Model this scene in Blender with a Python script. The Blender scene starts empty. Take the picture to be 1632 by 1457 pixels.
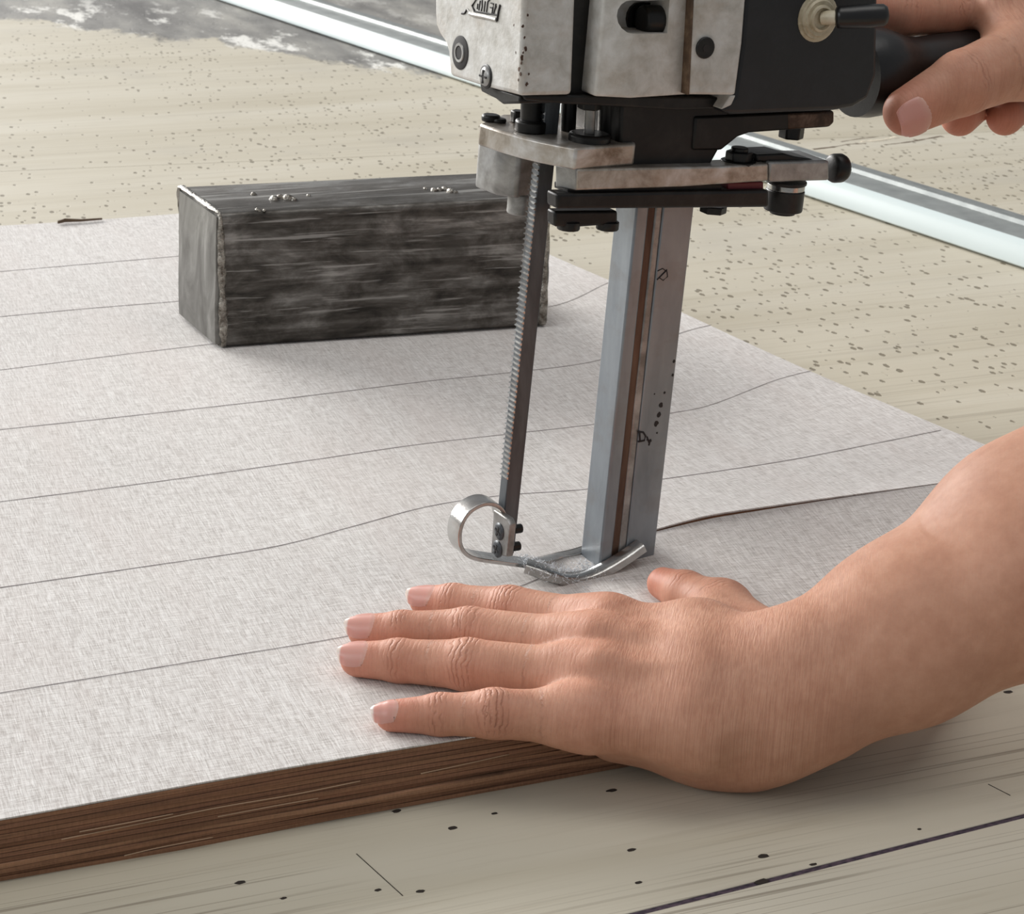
import bpy, bmesh, math, random
import numpy as np
from mathutils import Vector, Matrix

random.seed(7)
rng = np.random.default_rng(7)
S = 0.001                                   # everything below is written in millimetres
SC = bpy.context.scene
COL = SC.collection

# ------------------------------------------------------------------ camera
FPX, CX, CY = 3200.0, 816.0, 728.5
PITCH, ROLL, HEAD = math.radians(22.0), 0.030, math.radians(68.0)
STACK = 24.0                                # height of the cloth stack
cp, sp = math.cos(PITCH), math.sin(PITCH)
FWD = np.array([math.cos(HEAD)*cp, math.sin(HEAD)*cp, -sp])
R0 = np.array([math.sin(HEAD), -math.cos(HEAD), 0.0])
U0 = np.cross(R0, FWD)
RGT = math.cos(ROLL)*R0 + math.sin(ROLL)*U0
UPV = math.cos(ROLL)*U0 - math.sin(ROLL)*R0

def ray(px, py):
    return FWD + RGT*((px-CX)/FPX) - UPV*((py-CY)/FPX)
_r = ray(945, 893)
CAM = np.array([0, 0, STACK]) + _r*(354.0/_r[2])      # the blade column meets the cloth at x = y = 0

def at(px, py, z=0.0):                      # point of the horizontal plane at height z
    d = ray(px, py)
    return CAM + d*((z-CAM[2])/d[2])

def pix(p):
    d = np.asarray(p, float)-CAM
    w = d@FWD
    return np.array([CX+FPX*(d@RGT)/w, CY-FPX*(d@UPV)/w])

cam = bpy.data.cameras.new('camera')
cam_o = bpy.data.objects.new('camera', cam)
COL.objects.link(cam_o)
cam.sensor_fit = 'HORIZONTAL'; cam.sensor_width = 36.0
cam.lens = FPX/1632.0*36.0
cam.clip_start = 0.02; cam.clip_end = 60
M = Matrix.Identity(4)
for i in range(3):
    M[i][0], M[i][1], M[i][2], M[i][3] = RGT[i], UPV[i], -FWD[i], CAM[i]*S
cam_o.matrix_world = M
cam.dof.use_dof = True
cam.dof.focus_distance = float((at(850, 960, 30)-CAM)@FWD)*S
cam.dof.aperture_fstop = 60
SC.camera = cam_o

# ------------------------------------------------------------------ light
world = bpy.data.worlds.new('workroom_daylight'); SC.world = world
world.use_nodes = True
bg = world.node_tree.nodes['Background']
bg.inputs[0].default_value = (0.90, 0.92, 0.95, 1)
bg.inputs[1].default_value = 0.32

def window_light(name, loc, target, w, h, power, col):
    l = bpy.data.lights.new(name, 'AREA'); l.shape = 'RECTANGLE'
    l.size = w; l.size_y = h; l.energy = power; l.color = col
    o = bpy.data.objects.new(name, l); COL.objects.link(o)
    o.location = loc
    o.rotation_euler = (Vector(target)-Vector(loc)).to_track_quat('-Z', 'Y').to_euler()
    return o
window_light('window_daylight', (-3.74, 9.0, 2.97), (0, 0.2, 0), 8.2, 2.9, 1700, (1.0, 0.985, 0.96))
window_light('overhead_fill', (0.2, -0.1, 2.5), (0.2, 0.0, 0), 2.4, 1.2, 21, (1.0, 0.97, 0.93))  # unseen fill added overhead to brighten the near table and upward faces
window_light('side_window_daylight', (-4.2, -0.4, 2.4), (0, 0, 0.1), 2.6, 1.8, 60, (0.95, 0.98, 1.0))

SC.view_settings.view_transform = 'Standard'
SC.view_settings.look = 'None'
SC.view_settings.exposure = 0.0
SC.view_settings.gamma = 1.0
SC.view_settings.use_curve_mapping = False

# ------------------------------------------------------------------ material helpers
def srgb(r, g, b):
    f = lambda c: (c/255/12.92) if c/255 <= 0.04045 else ((c/255+0.055)/1.055)**2.4
    return (f(r), f(g), f(b), 1.0)

class Mat:
    def __init__(s, name, col=(0.5, 0.5, 0.5, 1), rough=0.5, metal=0.0, **kw):
        s.m = bpy.data.materials.new(name); s.m.use_nodes = True
        s.t = s.m.node_tree; s.b = s.t.nodes['Principled BSDF']
        s.b.inputs['Base Color'].default_value = col
        s.b.inputs['Roughness'].default_value = rough
        s.b.inputs['Metallic'].default_value = metal
        for k, v in kw.items():
            s.b.inputs[k.replace('_', ' ')].default_value = v
        s.co = None
    def n(s, t, **props):
        x = s.t.nodes.new(t)
        for k, v in props.items(): setattr(x, k, v)
        return x
    def link(s, a, b): s.t.links.new(a, b)
    def put(s, sock, v):
        if hasattr(v, 'is_output'): s.link(v, sock)
        elif v is not None: sock.default_value = v
    def coord(s):
        if s.co is None:
            s.co = s.n('ShaderNodeTexCoord').outputs['Object']
        return s.co
    def map(s, scale=(1, 1, 1), rot=(0, 0, 0), loc=(0, 0, 0), vec=None):
        m = s.n('ShaderNodeMapping')
        s.link(vec if vec is not None else s.coord(), m.inputs['Vector'])
        m.inputs['Scale'].default_value = scale; m.inputs['Rotation'].default_value = rot
        m.inputs['Location'].default_value = loc
        return m.outputs[0]
    def noise(s, vec, scale=1.0, detail=3, rough=0.55, dist=0.0):
        x = s.n('ShaderNodeTexNoise'); s.put(x.inputs['Vector'], vec)
        x.inputs['Scale'].default_value = scale; x.inputs['Detail'].default_value = detail
        x.inputs['Roughness'].default_value = rough; x.inputs['Distortion'].default_value = dist
        return x.outputs['Fac']
    def vor(s, vec, scale=1.0, out='Distance', rand=1.0):
        x = s.n('ShaderNodeTexVoronoi'); s.put(x.inputs['Vector'], vec)
        x.inputs['Scale'].default_value = scale; x.inputs['Randomness'].default_value = rand
        return x.outputs[out]
    def ramp(s, v, *stops):
        x = s.n('ShaderNodeValToRGB'); s.put(x.inputs[0], v)
        el = x.color_ramp.elements
        while len(el) < len(stops): el.new(0.5)
        for e, (p, c) in zip(el, stops):
            e.position = p; e.color = c if len(c) == 4 else (*c, 1)
        return x.outputs[0]
    def step(s, v, a, b):                    # smooth 0..1 between a and b
        x = s.n('ShaderNodeMapRange', interpolation_type='SMOOTHSTEP')
        s.put(x.inputs['Value'], v); x.inputs['From Min'].default_value = a; x.inputs['From Max'].default_value = b
        return x.outputs[0]
    def math(s, op, a, b=None, c=None):
        x = s.n('ShaderNodeMath', operation=op)
        for i, v in enumerate((a, b, c)): s.put(x.inputs[i], v)
        return x.outputs[0]
    def mix(s, f, a, b, mode='MIX'):
        x = s.n('ShaderNodeMix', data_type='RGBA', blend_type=mode)
        s.put(x.inputs[0], f); s.put(x.inputs[6], a); s.put(x.inputs[7], b)
        return x.outputs[2]
    def xyz(s, vec):
        x = s.n('ShaderNodeSeparateXYZ'); s.link(vec, x.inputs[0]); return x.outputs
    def attr(s, name):
        x = s.n('ShaderNodeAttribute', attribute_name=name); return x.outputs['Fac']
    def bump(s, h, strength=0.3, dist=0.001, prev=None):
        x = s.n('ShaderNodeBump'); x.inputs['Strength'].default_value = strength
        x.inputs['Distance'].default_value = dist; s.put(x.inputs['Height'], h)
        if prev is not None: s.link(prev, x.inputs['Normal'])
        return x.outputs[0]
    def set(s, **kw):
        for k, v in kw.items(): s.put(s.b.inputs[k.replace('_', ' ')], v)
        return s

MM = (1000, 1000, 1000)

# ------------------------------------------------------------------ mesh helpers
def tag(o, label=None, cat=None, group=None, kind=None):
    if label: o['label'] = label
    if cat: o['category'] = cat
    if group: o['group'] = group
    if kind: o['kind'] = kind
    return o

class Thing:
    """An Empty at the thing's base; its parts are meshes in millimetres relative to that base."""
    def __init__(s, name, base, label, cat, group=None, kind=None):
        s.base = np.asarray(base, float)
        s.o = bpy.data.objects.new(name, None); COL.objects.link(s.o)
        s.o.empty_display_size = 0.02
        s.o.location = Vector(s.base*S)
        tag(s.o, label, cat, group, kind)
    def part(s, name, verts, faces, mat, parent=None, bevel=0, seg=2, smooth=35, label=None, kind=None, sub=0):
        return mesh_obj(name, verts, faces, mat, parent or s.o, s.base, bevel, seg, smooth, label, kind, sub)

def mesh_obj(name, verts, faces, mat, parent=None, base=(0, 0, 0), bevel=0, seg=2, smooth=35, label=None, kind=None, sub=0):
    me = bpy.data.meshes.new(name)
    v = (np.asarray(verts, float)-np.asarray(base, float))*S
    me.from_pydata(v.tolist(), [], [list(map(int, f)) for f in faces])
    bm = bmesh.new(); bm.from_mesh(me)
    bmesh.ops.recalc_face_normals(bm, faces=bm.faces)
    bm.to_mesh(me); bm.free()
    me.materials.append(mat.m if isinstance(mat, Mat) else mat)
    o = bpy.data.objects.new(name, me); COL.objects.link(o)
    if parent is not None: o.parent = parent
    else: o.location = Vector(np.asarray(base, float)*S)
    if bevel:
        b = o.modifiers.new('bevel', 'BEVEL'); b.width = bevel*S; b.segments = seg
        b.limit_method = 'ANGLE'; b.angle_limit = math.radians(30); b.use_clamp_overlap = True
    if sub:
        m = o.modifiers.new('subdivision', 'SUBSURF'); m.levels = sub; m.render_levels = sub
    if smooth:
        me.polygons.foreach_set('use_smooth', [True]*len(me.polygons))
        if smooth < 180:
            me.set_sharp_from_angle(angle=math.radians(smooth))
    if label: o['label'] = label
    if kind: o['kind'] = kind
    return o

class MB:
    """collects verts and faces (world millimetres)"""
    def __init__(s): s.v = []; s.f = []
    def add(s, v, f):
        k = len(s.v); s.v += [tuple(map(float, p)) for p in v]; s.f += [[i+k for i in q] for q in f]; return s
    def prism(s, poly, vec):                 # polygon swept along a vector
        n = len(poly); poly = [np.asarray(p, float) for p in poly]; vec = np.asarray(vec, float)
        return s.add(poly+[p+vec for p in poly],
                     [list(range(n))[::-1], list(range(n, 2*n))]+[[i, (i+1) % n, n+(i+1) % n, n+i] for i in range(n)])
    def loft(s, rings, caps=True, closed=False):
        n = len(rings[0]); k = len(rings); v = [p for r in rings for p in r]; f = []
        for a in range(k if closed else k-1):
            b = (a+1) % k
            for i in range(n): f.append([a*n+i, a*n+(i+1) % n, b*n+(i+1) % n, b*n+i])
        if caps and not closed: f += [list(range(n))[::-1], list(range((k-1)*n, k*n))]
        return s.add(v, f)
    def box(s, c, ax, ay, az, hx, hy, hz):
        c = np.asarray(c, float)
        p = [c+ax*hx*a+ay*hy*b for a, b in ((-1, -1), (1, -1), (1, 1), (-1, 1))]
        return s.prism([q-az*hz for q in p], az*2*hz)
    def cyl(s, a, b, ra, rb=None, n=24, prof=None):
        a = np.asarray(a, float); b = np.asarray(b, float); rb = ra if rb is None else rb
        d = b-a; L = np.linalg.norm(d); d = d/L
        x = np.cross(d, [0, 0, 1.0]);
        if np.linalg.norm(x) < 1e-3: x = np.cross(d, [1.0, 0, 0])
        x /= np.linalg.norm(x); y = np.cross(d, x)
        prof = prof or [(0, ra), (1, rb)]
        rings = [[a+d*L*t+(x*math.cos(2*math.pi*i/n)+y*math.sin(2*math.pi*i/n))*r for i in range(n)] for t, r in prof]
        return s.loft(rings)
    def sweep(s, pts, prof_fn):              # prof_fn(i, p, tangent) -> ring
        pts = [np.asarray(p, float) for p in pts]; rings = []
        for i, p in enumerate(pts):
            t = pts[min(i+1, len(pts)-1)]-pts[max(i-1, 0)]; t = t/np.linalg.norm(t)
            rings.append(prof_fn(i, p, t))
        return s.loft(rings)
    def tube(s, pts, r, n=10, flat=None):
        def ring(i, p, t):
            up = np.array([0, 0, 1.0]) if abs(t[2]) < 0.9 else np.array([1.0, 0, 0])
            x = np.cross(t, up); x /= np.linalg.norm(x); y = np.cross(x, t)
            rr = r[i] if hasattr(r, '__len__') else r
            fx, fy = flat or (1, 1)
            return [p+(x*math.cos(2*math.pi*k/n)*fx+y*math.sin(2*math.pi*k/n)*fy)*rr for k in range(n)]
        return s.sweep(pts, ring)

def spline(pts, n):
    P = np.asarray(pts, float); k = len(P)
    Q = np.vstack([2*P[0]-P[1], P, 2*P[-1]-P[-2]]); out = []
    for t in np.linspace(0, k-1-1e-9, n):
        i = int(t); u = t-i; a, b, c, d = Q[i:i+4]
        out.append(0.5*(2*b+(c-a)*u+(2*a-5*b+4*c-d)*u*u+(-a+3*b-3*c+d)*u**3))
    return np.array(out)

X, Y, Z = np.eye(3)

# ------------------------------------------------------------------ cutting table (setting for everything else)
mt = Mat('table_laminate', rough=0.42)
def table_material(mt):
    c = mt.coord()
    mm = mt.map(MM)
    x, y, z = mt.xyz(mm)
    fine = mt.noise(mt.map((9, 260, 9)), 1.0, 5, 0.6, 0.4)
    broad = mt.noise(mt.map((1.4, 16, 4)), 1.0, 3, 0.6, 0.6)
    lines = mt.noise(mt.map((0.9, 150, 9), loc=(3.1, 0.4, 0)), 1.0, 2, 0.45, 0.05)
    col = mt.ramp(broad, (0.30, srgb(183, 175, 156)), (0.55, srgb(194, 187, 170)), (0.75, srgb(200, 194, 179)))
    col = mt.mix(mt.math('MULTIPLY', mt.step(fine, 0.50, 0.75), 0.22), col, srgb(150, 137, 115))
    gl = mt.math('SUBTRACT', 1.0, mt.step(mt.math('ABSOLUTE', mt.math('SUBTRACT', lines, 0.5)), 0.0, 0.020))
    gl = mt.math('MULTIPLY', gl, mt.math('MULTIPLY', mt.step(mt.noise(mt.map((5, 14, 3)), 1.0, 2), 0.36, 0.58), mt.math('SUBTRACT', 1.0, mt.math('MULTIPLY', mt.step(y, -100, 300), 0.75))))
    col = mt.mix(mt.math('MULTIPLY', gl, 0.60), col, srgb(104, 92, 76))
    # grey smudges of handling
    sm = mt.step(mt.noise(mt.map((7, 9, 7), loc=(5, 2, 0)), 1.0, 4, 0.6), 0.52, 0.72)
    col = mt.mix(mt.math('MULTIPLY', sm, 0.25), col, srgb(165, 160, 150))
    # punch marks left by drills and pins: dense beyond the cloth, sparse in front of it
    dv = mt.map((185, 105, 1), rot=(0, 0, 0.3))
    d1 = mt.vor(dv, 1.0); r1 = mt.xyz(mt.vor(dv, 1.0, 'Color'))[0]
    dens = mt.noise(mt.map((5.5, 4.5, 1), loc=(1.7, 2.9, 0)), 1.0, 2, 0.5)
    keep = mt.math('GREATER_THAN', mt.math('ADD', r1, mt.math('MULTIPLY', mt.math('SUBTRACT', dens, 0.5), 1.6)), mt.math('ADD', 0.42, mt.math('ADD', mt.math('MULTIPLY', mt.step(y, 650, 900), 0.16), mt.math('MULTIPLY', mt.math('SUBTRACT', 1.0, mt.step(y, -60, 240)), 0.9))))
    rad = mt.math('ADD', 0.12, mt.math('MULTIPLY', mt.xyz(mt.vor(dv, 1.0, 'Color'))[1], 0.20))
    soft = mt.math('ADD', mt.noise(mt.map((700, 700, 1)), 1.0, 2), -0.5)
    pit = mt.math('SUBTRACT', 1.0, mt.step(mt.math('SUBTRACT', mt.math('ADD', d1, mt.math('MULTIPLY', soft, 0.25)), rad), -0.05, 0.06))
    pit = mt.math('MULTIPLY', pit, keep)
    col = mt.mix(mt.math('MULTIPLY', pit, 0.75), col, srgb(98, 88, 70))
    # a patch where the laminate has worn through to the grey core, white chips along its rim
    a = at(100, 35); b = at(640, 110); d = (b-a)/np.linalg.norm(b-a); nn = np.array([-d[1], d[0], 0])
    if nn[1] < 0: nn = -nn
    off = float(-(a@nn))
    lin = mt.math('ADD', mt.math('ADD', mt.math('MULTIPLY', x, float(nn[0])), mt.math('MULTIPLY', y, float(nn[1]))), off)
    wob = mt.math('MULTIPLY', mt.math('SUBTRACT', mt.noise(mt.map((9, 5, 1)), 1.0, 6, 0.70), 0.44), 210)
    edge = mt.math('ADD', lin, wob)
    lim = mt.math('MULTIPLY', mt.step(y, 880, 1060), mt.math('SUBTRACT', 1.0, mt.step(mt.math('ADD', y, wob), 1850, 2050)))
    worn = mt.math('MULTIPLY', mt.step(edge, -12, 10), lim)
    core = mt.ramp(mt.noise(mt.map((14, 5, 1)), 1.0, 5, 0.65), (0.34, srgb(92, 90, 88)), (0.5, srgb(128, 126, 122)), (0.66, srgb(158, 155, 148)))
    chip = mt.step(mt.noise(mt.map((20, 9, 1), loc=(2, 7, 0)), 1.0, 6, 0.72), 0.53, 0.62)
    near = mt.math('SUBTRACT', 1.0, mt.step(edge, 40, 190))
    chip = mt.math('MULTIPLY', chip, mt.math('ADD', 0.25, mt.math('MULTIPLY', near, 0.75)))
    core = mt.mix(chip, core, srgb(226, 224, 218))
    col = mt.mix(worn, col, core)
    mt.set(Base_Color=col, Specular_IOR_Level=0.3)
    h = mt.math('SUBTRACT', mt.math('MULTIPLY', fine, 0.12), mt.math('ADD', mt.math('MULTIPLY', pit, 0.7), mt.math('MULTIPLY', worn, 0.6)))
    mt.set(Normal=mt.bump(h, 0.5, 0.0012))
    mt.set(Roughness=mt.math('ADD', 0.56, mt.math('MULTIPLY', mt.noise(mt.map((40, 120, 1)), 1.0, 3), 0.25)))
table_material(mt)
m_seam = Mat('seam_filler', srgb(44, 34, 48), 0.75)
nz = m_seam.noise(m_seam.map((400, 900, 300)), 1.0, 3)
m_seam.set(Base_Color=m_seam.ramp(nz, (0.35, srgb(36, 28, 42)), (0.65, srgb(82, 66, 78))))
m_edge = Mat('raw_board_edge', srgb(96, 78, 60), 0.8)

table = Thing('cutting_table', (0, 0, 0), 'cream wood-grain laminate cutting table, pitted by punch marks and worn through at the back', 'table')
def board(name, quad, thick=18):
    b = MB(); b.prism([np.array([p[0], p[1], -thick]) for p in quad], Z*thick)
    return table.part(name, b.v, b.f, mt, bevel=0.25, seg=1, smooth=20)
sa, sb = at(1010, 1457), at(1632, 1300)
s2a, s2b = at(280, 262), at(1500, 213)
def line_at(p, q, xx): return p[1]+(q[1]-p[1])*(xx-p[0])/(q[0]-p[0])
XL, XR, YF, YB = -1500., 2600., -640., 3200.
g1, g2 = 1.15, 0.35
board('board', [(XL, YF), (XR, YF), (XR, line_at(sa, sb, XR)-g1), (XL, line_at(sa, sb, XL)-g1)])
board('board', [(XL, line_at(sa, sb, XL)+g1), (XR, line_at(sa, sb, XR)+g1), (XR, line_at(s2a, s2b, XR)-g2), (XL, line_at(s2a, s2b, XL)-g2)])
board('board', [(XL, line_at(s2a, s2b, XL)+g2), (XR, line_at(s2a, s2b, XR)+g2), (XR, YB), (XL, YB)])
b = MB()
b.prism([np.array([x_, line_at(sa, sb, x_)+o_, -10]) for x_, o_ in ((XL, -g1*.9), (XR, -g1*.9), (XR, g1*.9), (XL, g1*.9))], Z*9.7)
table.part('seam_strip', b.v, b.f, m_seam, smooth=0, label='dark purple filled seam between two table boards')
b = MB()
b.prism([np.array([x_, line_at(s2a, s2b, x_)+o_, -10]) for x_, o_ in ((XL, -g2*.9), (XR, -g2*.9), (XR, g2*.9), (XL, g2*.9))], Z*9.2)
table.part('seam_strip', b.v, b.f, m_edge, smooth=0, label='thin brown seam between two table boards')

# nicks in the near boards: shallow ragged cups punched into the laminate
m_nick = Mat('punched_laminate', srgb(42, 34, 28), 0.9)
nicks = [(632, 1293, 1.5), (722, 1320, 1.6), (1217, 1365, 1.9), (1215, 1405, 2.2), (382, 1407, 1.5), (602, 1419, 1.1), (670, 1421, 1.3),
         (1006, 1355, 1.3), (1607, 1103, 1.6), (452, 1432, 0.9), (788, 1297, 1.0), (1018, 1407, 1.0), (1296, 1378, 1.0), (975, 1260, 1.6), (1465, 1322, 0.8)]
for px, py, r in nicks:
    c = at(px, py, 0); k = 11; r = r*0.74
    ang = np.linspace(0, 2*math.pi, k, endpoint=False)
    jit = 1+0.35*(rng.random(k)-0.5); st = 1.25+0.5*rng.random()
    ring = lambda f, z_: [c+np.array([math.cos(a_)*r*f*st*j, math.sin(a_)*r*f*0.8*j, z_]) for a_, j in zip(ang, jit)]
    b = MB(); b.loft([ring(1.12, 0.02), ring(1.0, 0.16), ring(0.72, 0.06)], caps=False)
    n0 = len(b.v); b.f.append(list(range(n0-k, n0)))
    table.part('punch_mark', b.v, b.f, m_nick, smooth=180)
# two hair-thin scratches
for (p, q) in (((568, 1361), (642, 1428)), ((1575, 1250), (1610, 1268))):
    pts = [at(p[0]+(q[0]-p[0])*t, p[1]+(q[1]-p[1])*t, 0.06) for t in np.linspace(0, 1, 6)]
    b = MB(); b.tube(pts, 0.16, 5)
    table.part('scratch', b.v, b.f, m_nick, smooth=180)
# the seam behind the rail has chipped
m_chip = Mat('chipped_laminate', srgb(214, 204, 184), 0.8)
for pts, r, mm_ in ((((1296, 238), (1330, 234), (1352, 230), (1380, 229)), 0.8, m_edge), (((1372, 226), (1400, 224), (1428, 219)), 1.6, m_chip), (((1410, 231), (1450, 226), (1500, 217)), 0.7, m_edge),
                    (((1340, 226), (1372, 221), (1400, 218)), 0.5, m_edge)):
    P = spline([at(px, py, 0) for px, py in pts], 14)
    b = MB(); b.tube(P, [r*(0.5+rng.random()) for _ in P], 6, flat=(1.6, 0.35))
    table.part('chipped_edge', b.v, b.f, mm_, smooth=60)

# ------------------------------------------------------------------ aluminium rail lying across the table
m_alu = Mat('anodised_aluminium', srgb(206, 212, 212), 0.45, 0.6)
nz = m_alu.noise(m_alu.map((3, 300, 300)), 1.0, 4)
m_alu.set(Roughness=m_alu.math('ADD', 0.36, m_alu.math('MULTIPLY', nz, 0.2)))
m_alu.set(Base_Color=m_alu.ramp(m_alu.noise(m_alu.map((60, 60, 60)), 1.0, 4), (0.3, srgb(150, 154, 153)), (0.7, srgb(172, 176, 174))))
ra, rb = at(430, 30), at(1632, 432)
rd = (rb-ra)/np.linalg.norm(rb-ra); rn = np.array([-rd[1], rd[0], 0]); rn = rn if rn[0] > 0 else -rn
rail = Thing('aluminium_rail', (ra+rb)/2, 'long silver aluminium rail with a raised rib, lying diagonally across the table behind the machine', 'rail')
prof = [(6, 0), (6, 15), (10, 17.4), (36, 17.6), (37, 20.5), (40, 21.2), (43, 20.2), (44, 17.6), (58, 17.2), (61, 15), (62, 0)]
base0 = [np.array([0, 0, 0]), ]
pl = [ra-rd*900+rn*a_+Z*(z_+0.2) for a_, z_ in prof]
b = MB(); b.prism(pl, rd*2600)
ro = rail.part('extrusion', b.v, b.f, m_alu, smooth=50)
m_lip = Mat('reflection_white_aluminium', srgb(208, 219, 219), 0.3)  # bright reflection on the rail's front face, put in as a pale colour
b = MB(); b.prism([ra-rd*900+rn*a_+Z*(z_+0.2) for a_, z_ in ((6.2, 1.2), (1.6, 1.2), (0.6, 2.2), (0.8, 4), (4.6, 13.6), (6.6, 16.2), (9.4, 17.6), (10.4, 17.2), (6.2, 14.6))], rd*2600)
rail.part('front_lip', b.v, b.f, m_lip, smooth=40, label='front lip of the rail, bright window reflection painted white')

# ------------------------------------------------------------------ stack of cloth, slit by the blade
Y0, Y1, XLEFT = -121.5, 586.0, -430.0
def xr(y): return 157.0+(420.2-y)*0.2095
L7 = [at(-220, 1140, STACK), at(0, 1105, STACK), at(550, 1015, STACK), at(760, 960, STACK), at(848, 927, STACK), at(900, 905, STACK), at(1000, 866, STACK), at(1045, 855, STACK),
      at(1300, 816, STACK), at(1510, 785, STACK), at(1700, 757, STACK)]
L7 = np.array(L7); LX, LY = L7[:, 0], L7[:, 1]
def ycut(x): return np.interp(x, LX, LY)
def sst(x, a, b):
    t = np.clip((np.asarray(x, float)-a)/(b-a), 0, 1); return t*t*(3-2*t)
def cloth_h(x, y, front):
    x = np.asarray(x, float); y = np.asarray(y, float)
    h = STACK+0.5*np.sin(x/47+y/90)+0.45*np.sin(y/38-x/120+1.0)*sst(y, -60, 60)
    k = sst(x, 4, 70)
    dy = y-ycut(x)
    back = h+k*5.6*np.exp(-np.maximum(dy, 0)/40)
    k2 = sst(x, -5, 110)
    frt = h+k*5.6-k*1.6*(1-sst(x, 20, 200))-0.12*k-k2*np.maximum(-dy, 0)*0.18
    return np.where(front, frt, back)
XTIP = 3.0                                  # the slit starts at the blade column
stack = Thing('cloth_stack', (-80, 200, 0), 'thick stack of pale grey woven cloth with brown cut edges and pencil lines, being cut', 'cloth')
NU = 150
def cloth_sheet(z0, z1, jit, seed):
    """one sheet between the height fractions z0 and z1; the slit is open to the right of the column"""
    r = np.random.default_rng(seed)
    us = np.concatenate([np.linspace(0, 0.5, 40, endpoint=False), np.linspace(0.5, 1, NU-40)])
    wave = np.interp(np.linspace(0, 1, NU), np.linspace(0, 1, 24), r.normal(0, 1, 24))*jit
    rows = []
    for front, vs in ((True, np.linspace(0, 1, 22)), (False, np.concatenate([np.linspace(0, .25, 16, endpoint=False), np.linspace(.25, 1, 26)]))):
        for v in vs:
            xa = XLEFT+us*(xr(15)-XLEFT); yc = ycut(xa)
            yf = Y0+wave+85*sst(xa, 35, 190)
            y = yf+(yc-yf)*v if front else yc+(Y1-yc)*v
            x = XLEFT+us*(xr(y)+jit*0.6*r.normal()*0-XLEFT)
            slit = (v == 1) if front else (v == 0)
            hh = cloth_h(x, y, front)
            if slit: y = np.where(x > XTIP, y+(-0.35 if front else 0.35)*np.minimum(1, (x-XTIP)/6), y)
            rows.append(np.stack([x, y, hh], 1))
    R = len(rows); top = np.concatenate(rows); n = NU
    v = np.concatenate([top*[1, 1, z1], top*[1, 1, z0]]); T = len(top); f = []
    for k in range(R-1):
        if k == 21: continue
        for i in range(n-1): f.append([k*n+i, k*n+i+1, (k+1)*n+i+1, (k+1)*n+i])
    def skirt(ids):
        for a_, b_ in zip(ids[:-1], ids[1:]): f.append([a_, b_, b_+T, a_+T])
    skirt(list(range(n))); skirt([(R-1)*n+i for i in range(n)])
    skirt([k*n for k in range(R)]); skirt([k*n+n-1 for k in range(22)]); skirt([k*n+n-1 for k in range(22, R)])
    skirt([21*n+i for i in range(n)]); skirt([22*n+i for i in range(n)])
    return v, f

m_top = Mat('grey_woven_cloth', rough=0.82)
def cloth_material(m):
    warp = m.noise(m.map((2500, 130, 30), rot=(0, 0, 0.0)), 1.0, 3, 0.6, 0.0)
    weft = m.noise(m.map((170, 2300, 30)), 1.0, 3, 0.6, 0.0)
    slub = m.noise(m.map((420, 13, 10)), 1.0, 3, 0.6, 0.15)
    broad = m.noise(m.map((22, 5, 4)), 1.0, 3, 0.6)
    t = m.math('ADD', m.math('MULTIPLY', warp, 0.52), m.math('MULTIPLY', weft, 0.48))
    col = m.ramp(t, (0.36, srgb(166, 159, 154)), (0.50, srgb(204, 199, 195)), (0.64, srgb(230, 227, 224)))
    col = m.mix(m.math('MULTIPLY', m.step(slub, 0.54, 0.74), 0.30), col, srgb(236, 234, 232))
    col = m.mix(m.math('MULTIPLY', m.step(broad, 0.45, 0.7), 0.25), col, srgb(200, 188, 182))
    m.set(Base_Color=col, Normal=m.bump(t, 0.55, 0.0006))
    m.set(Sheen_Weight=0.25, Sheen_Roughness=0.4, Specular_IOR_Level=0.25)
cloth_material(m_top)
browns = []
for k, c in enumerate(((146, 106, 80), (128, 91, 68), (160, 120, 92), (137, 98, 75))):
    m = Mat('cut_cloth_edge_%d' % k, srgb(*c), 0.9)
    nz = m.noise(m.map((26, 26, 3200)), 1.0, 4, 0.7)
    n2 = m.noise(m.map((1300, 1300, 300)), 1.0, 2, 0.6)
    t = m.math('ADD', m.math('MULTIPLY', nz, 0.78), m.math('MULTIPLY', n2, 0.22))
    m.set(Base_Color=m.ramp(t, (0.34, srgb(*(int(q*0.76) for q in c))), (0.52, srgb(*c)), (0.66, srgb(*(min(255, int(q*1.14)) for q in c)))))
    browns.append(m)
NL = 13
for k in range(NL):
    z0, z1 = k/(NL+0.35), (k+0.9)/(NL+0.35)
    v, f = cloth_sheet(z0+0.002, z1, 0.28 if k > 4 else 0.75, 100+k)
    stack.part('cloth_layer', v, f, browns[[0, 1, 0, 2, 1, 3, 0, 1, 3, 0, 1, 3, 0][k]], smooth=40)
v, f = cloth_sheet((NL+0.02)/(NL+0.35), 1.0, 0.12, 77)
sheet = stack.part('top_sheet', v, f, m_top, smooth=40, label='pale grey woven top sheet marked with pencil lines')
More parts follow.
